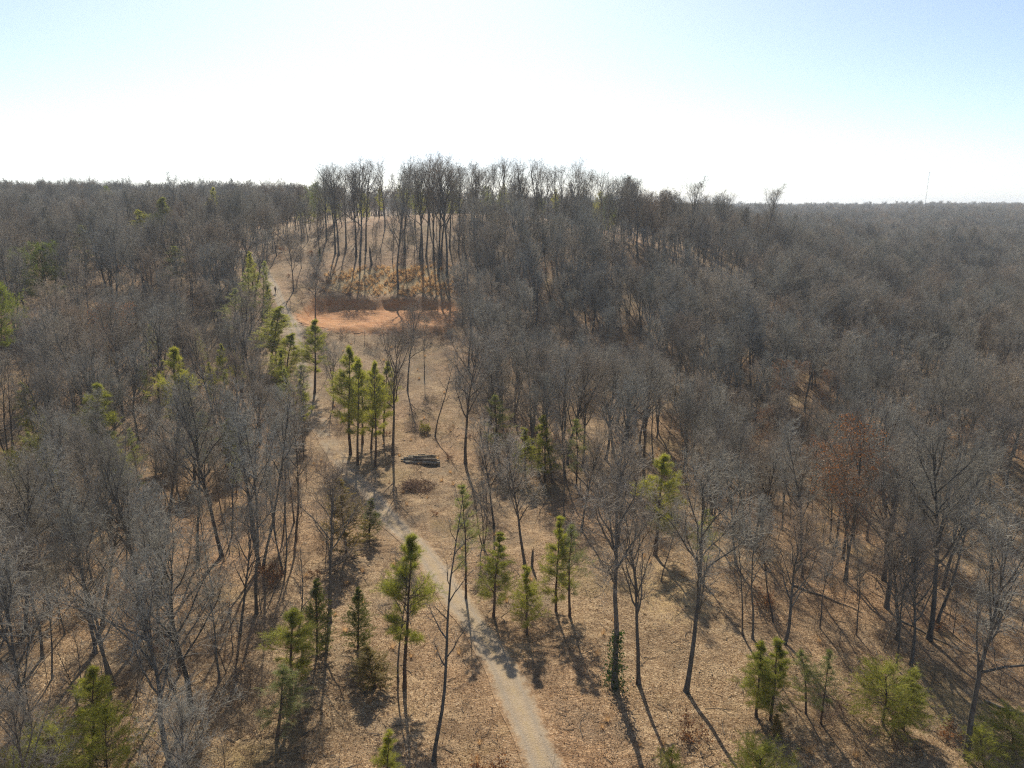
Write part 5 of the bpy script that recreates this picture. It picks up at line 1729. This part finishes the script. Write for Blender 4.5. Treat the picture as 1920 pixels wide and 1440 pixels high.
# ---- white utility cart half hidden by the pines
ux, uy = SPOT['cart']
cart = bpy.data.objects.new('utility_cart', None)
COL.objects.link(cart)
cart.location = (ux, uy, gz(ux, uy))
cart.rotation_euler = (0, 0, math.radians(12))


def bev(me_geo, name, mat, w=0.03):
    o = link(name, me_geo.mesh(name, mat), cart)
    b = o.modifiers.new('bevel', 'BEVEL')
    b.width = w
    b.segments = 2
    return o


g = Geo()
g.box((0, 0.0, 0.52), (1.30, 2.70, 0.26))
g.box((0, -1.02, 0.74), (1.22, 0.72, 0.24))
bev(g, 'body', M['white'], 0.06)
g = Geo()
hv = np.array([[-0.58, -0.66, 0.86], [0.58, -0.66, 0.86], [0.52, -1.38, 0.70], [-0.52, -1.38, 0.70], [-0.58, -0.66, 1.0], [0.58, -0.66, 1.0], [0.50, -1.34, 0.80], [-0.50, -1.34, 0.80]])
g.add(hv, [(0, 1, 2, 3), (4, 7, 6, 5), (0, 4, 5, 1), (1, 5, 6, 2), (2, 6, 7, 3), (3, 7, 4, 0)])
bev(g, 'hood', M['white'], 0.03)
g = Geo()
g.box((0, 0.05, 1.88), (1.34, 1.45, 0.07))
bev(g, 'roof', M['white'], 0.03)
for sx2 in (-1, 1):
    for (y0, y1) in ((-0.64, -0.45), (0.66, 0.66)):
        g = Geo()
        g.tubes(np.array([[[sx2 * 0.60, y0, 0.64], [sx2 * 0.60, (y0 + y1) / 2, 1.3], [sx2 * 0.58, y1, 1.86]]]), np.full((1, 3), 0.028), 6)
        link('roof_post', g.mesh('roof_post', M['black']), cart)
g = Geo()
g.box((0, 0.32, 0.82), (1.16, 0.46, 0.16))
g.box((0, 0.56, 1.10), (1.16, 0.12, 0.50))
bev(g, 'seat', M['black'], 0.04)
g = Geo()
g.box((0, 1.02, 0.86), (1.26, 0.68, 0.05))
for c, s in (((-0.61, 1.02, 0.98), (0.05, 0.68, 0.26)), ((0.61, 1.02, 0.98), (0.05, 0.68, 0.26)), ((0, 1.345, 0.98), (1.26, 0.05, 0.26))):
    g.box(c, s)
bev(g, 'cargo_bed', M['black'], 0.015)
g = Geo()
g.box((0, -0.55, 1.38), (1.12, 0.02, 0.78), Matrix.Rotation(math.radians(-10), 3, 'X'))
link('windscreen', g.mesh('windscreen', M['glass']), cart)
for sx2 in (-1, 1):
    g = Geo()
    disc(g, (sx2 * 0.40, -1.392, 0.76), (0, -1, 0), 0.08, 12, 0.03)
    link('headlight', g.mesh('headlight', M['lens']), cart)
    for yy2 in (-0.95, 0.92):
        g = Geo()
        xw = sx2 * 0.58
        prof = [(-0.12, 0.16), (-0.13, 0.26), (-0.09, 0.31), (0.09, 0.31), (0.13, 0.26), (0.12, 0.16)]
        a = np.arange(18) * 2 * math.pi / 18
        vv = np.array([[xw + dx2, yy2 + math.cos(t2) * r2, 0.31 + math.sin(t2) * r2] for dx2, r2 in prof for t2 in a])
        q = [(i * 18 + j, i * 18 + (j + 1) % 18, (i + 1) * 18 + (j + 1) % 18, (i + 1) * 18 + j) for i in range(5) for j in range(18)]
        wheel = link('wheel', Geo().add(vv, q).mesh('wheel', M['rubber'], True), cart)
        g = Geo()
        disc(g, (xw + 0.10, yy2, 0.31), (1, 0, 0), 0.17, 16, 0.02)
        disc(g, (xw - 0.10, yy2, 0.31), (-1, 0, 0), 0.17, 16, 0.02)
        link('rim', g.mesh('rim', M['steel']), wheel)
tag(cart, 'white utility cart parked behind pines at the left of the lane', 'vehicle')

# ---- far things on the right horizon
mx, my = 845.0, 1500.0
mz = gz(mx, my)
mast = bpy.data.objects.new('radio_mast', None)
COL.objects.link(mast)
mast.location = (mx, my, mz)
mh = 104.0 - mz
g = Geo()
az3 = np.array([0, 2.094, 4.189])
for a in az3:
    g.tubes(np.array([[[math.cos(a) * 0.7, math.sin(a) * 0.7, -1], [math.cos(a) * 0.7, math.sin(a) * 0.7, mh]]]), np.full((1, 2), 0.11), 4)
nz = 28
for k in range(nz):
    z0, z1 = mh * k / nz, mh * (k + 1) / nz
    for a, b in ((0, 1), (1, 2), (2, 0)):
        A = (math.cos(az3[a]) * 0.7, math.sin(az3[a]) * 0.7, z0)
        Bp = (math.cos(az3[b]) * 0.7, math.sin(az3[b]) * 0.7, z1)
        g.tubes(np.array([[A, Bp]]), np.full((1, 2), 0.06), 3)
link('lattice', g.mesh('lattice', M['steel']), mast)
g = Geo()
for a in az3:
    g.tubes(np.array([[[math.cos(a) * 0.7, math.sin(a) * 0.7, mh * 0.96], [math.cos(a) * 42, math.sin(a) * 42, -mz + gz(mx + math.cos(a) * 42, my + math.sin(a) * 42)]]]), np.full((1, 2), 0.02), 3)
link('guy_wires', g.mesh('guy_wires', M['steel']), mast)
g = Geo()
g.box((0, 0, mh - 0.6), (2.8, 2.8, 0.5))
g.tubes(np.array([[[0, 0, mh - 0.5], [0, 0, mh + 4]]]), np.full((1, 2), 0.09), 5)
link('antenna', g.mesh('antenna', M['steel']), mast)
tag(mast, 'thin tall radio mast rising above the far right woods', 'radio mast')


def house(x, y, w, d, h, rh, yaw, label, name='house'):
    root = bpy.data.objects.new(name, None)
    COL.objects.link(root)
    root.location = (x, y, gz(x, y))
    root.rotation_euler = (0, 0, yaw)
    g = Geo()
    g.box((0, 0, h / 2 - 1), (w, d, h + 2))
    g.add([(-w / 2, -d / 2, h), (-w / 2, d / 2, h), (-w / 2, 0, h + rh), (w / 2, -d / 2, h), (w / 2, d / 2, h), (w / 2, 0, h + rh)], None, [(0, 2, 1), (3, 4, 5)])
    link('wall', g.mesh('wall', M['wall']), root)
    g = Geo()
    o_ = 0.5
    for s in (-1, 1):
        A = np.array([[-w / 2 - o_, s * (d / 2 + o_), h - rh * o_ / (d / 2)], [w / 2 + o_, s * (d / 2 + o_), h - rh * o_ / (d / 2)], [w / 2 + o_, 0, h + rh], [-w / 2 - o_, 0, h + rh]])
        up = np.array([0, 0, 0.14])
        g.add(np.concatenate([A + 0.02, A + up + 0.02]), [(0, 1, 2, 3), (4, 5, 6, 7), (0, 1, 5, 4), (1, 2, 6, 5), (2, 3, 7, 6), (3, 0, 4, 7)])
    link('roof', g.mesh('roof', M['roof']), root)
    for k, xw in enumerate((-w * 0.32, w * 0.30)):
        g = Geo()
        g.box((xw, -d / 2 - 0.03, h * 0.55), (1.3, 0.08, 1.4))
        win = link('window', g.mesh('window', M['white']), root)
        g = Geo()
        g.box((xw, -d / 2 - 0.05, h * 0.55), (1.1, 0.08, 1.2))
        link('pane', g.mesh('pane', M['glass']), win)
    g = Geo()
    g.box((0, -d / 2 - 0.03, 1.05), (1.0, 0.08, 2.1))
    link('door', g.mesh('door', M['bark']), root)
    tag(root, label, 'house')


house(461, 880, 8.0, 6.0, 5.4, 1.8, 0.2, 'pale pinkish house showing through the far right woods')
house(449, 878, 5.0, 4.5, 3.0, 1.2, -0.25, 'low pale-roofed shed left of the far pinkish house', 'shed')

# utility pole on the far right skyline
x, y = 690.0, 980.0
g = Geo().tubes(np.array([[[0, 0, -1], [0, 0, 15], [0, 0, 29]]]), np.array([[0.35, 0.3, 0.25]]), 6)
o = link('utility_pole', g.mesh('utility_pole', M['log_bark']), None, (x, y, gz(x, y)))
g = Geo().box((0, 0, 27.6), (3.2, 0.25, 0.3))
link('cross_arm', g.mesh('cross_arm', M['log_bark']), o)
tag(o, 'tall pole on the skyline at the far right edge', 'utility pole')

# ------------------------------------------------------------------ the air
g = Geo().box((0, 2400, 45.0), (15000, 10400, 130.0))
hz = link('haze', g.mesh('haze', M['glass']))
hm = bpy.data.materials.new('thin_haze')
hm.use_nodes = True
nt = hm.node_tree
nt.nodes.remove(nt.nodes['Principled BSDF'])
pv = nt.nodes.new('ShaderNodeVolumePrincipled')
pv.inputs['Color'].default_value = (0.82, 0.92, 1.0, 1)
pv.inputs['Density'].default_value = 0.00020
pv.inputs['Anisotropy'].default_value = 0.25
nt.links.new(pv.outputs[0], nt.nodes['Material Output'].inputs['Volume'])
hz.data.materials.clear()
hz.data.materials.append(hm)
tag(hz, 'thin pale blue haze in the air', 'haze', None, 'stuff')
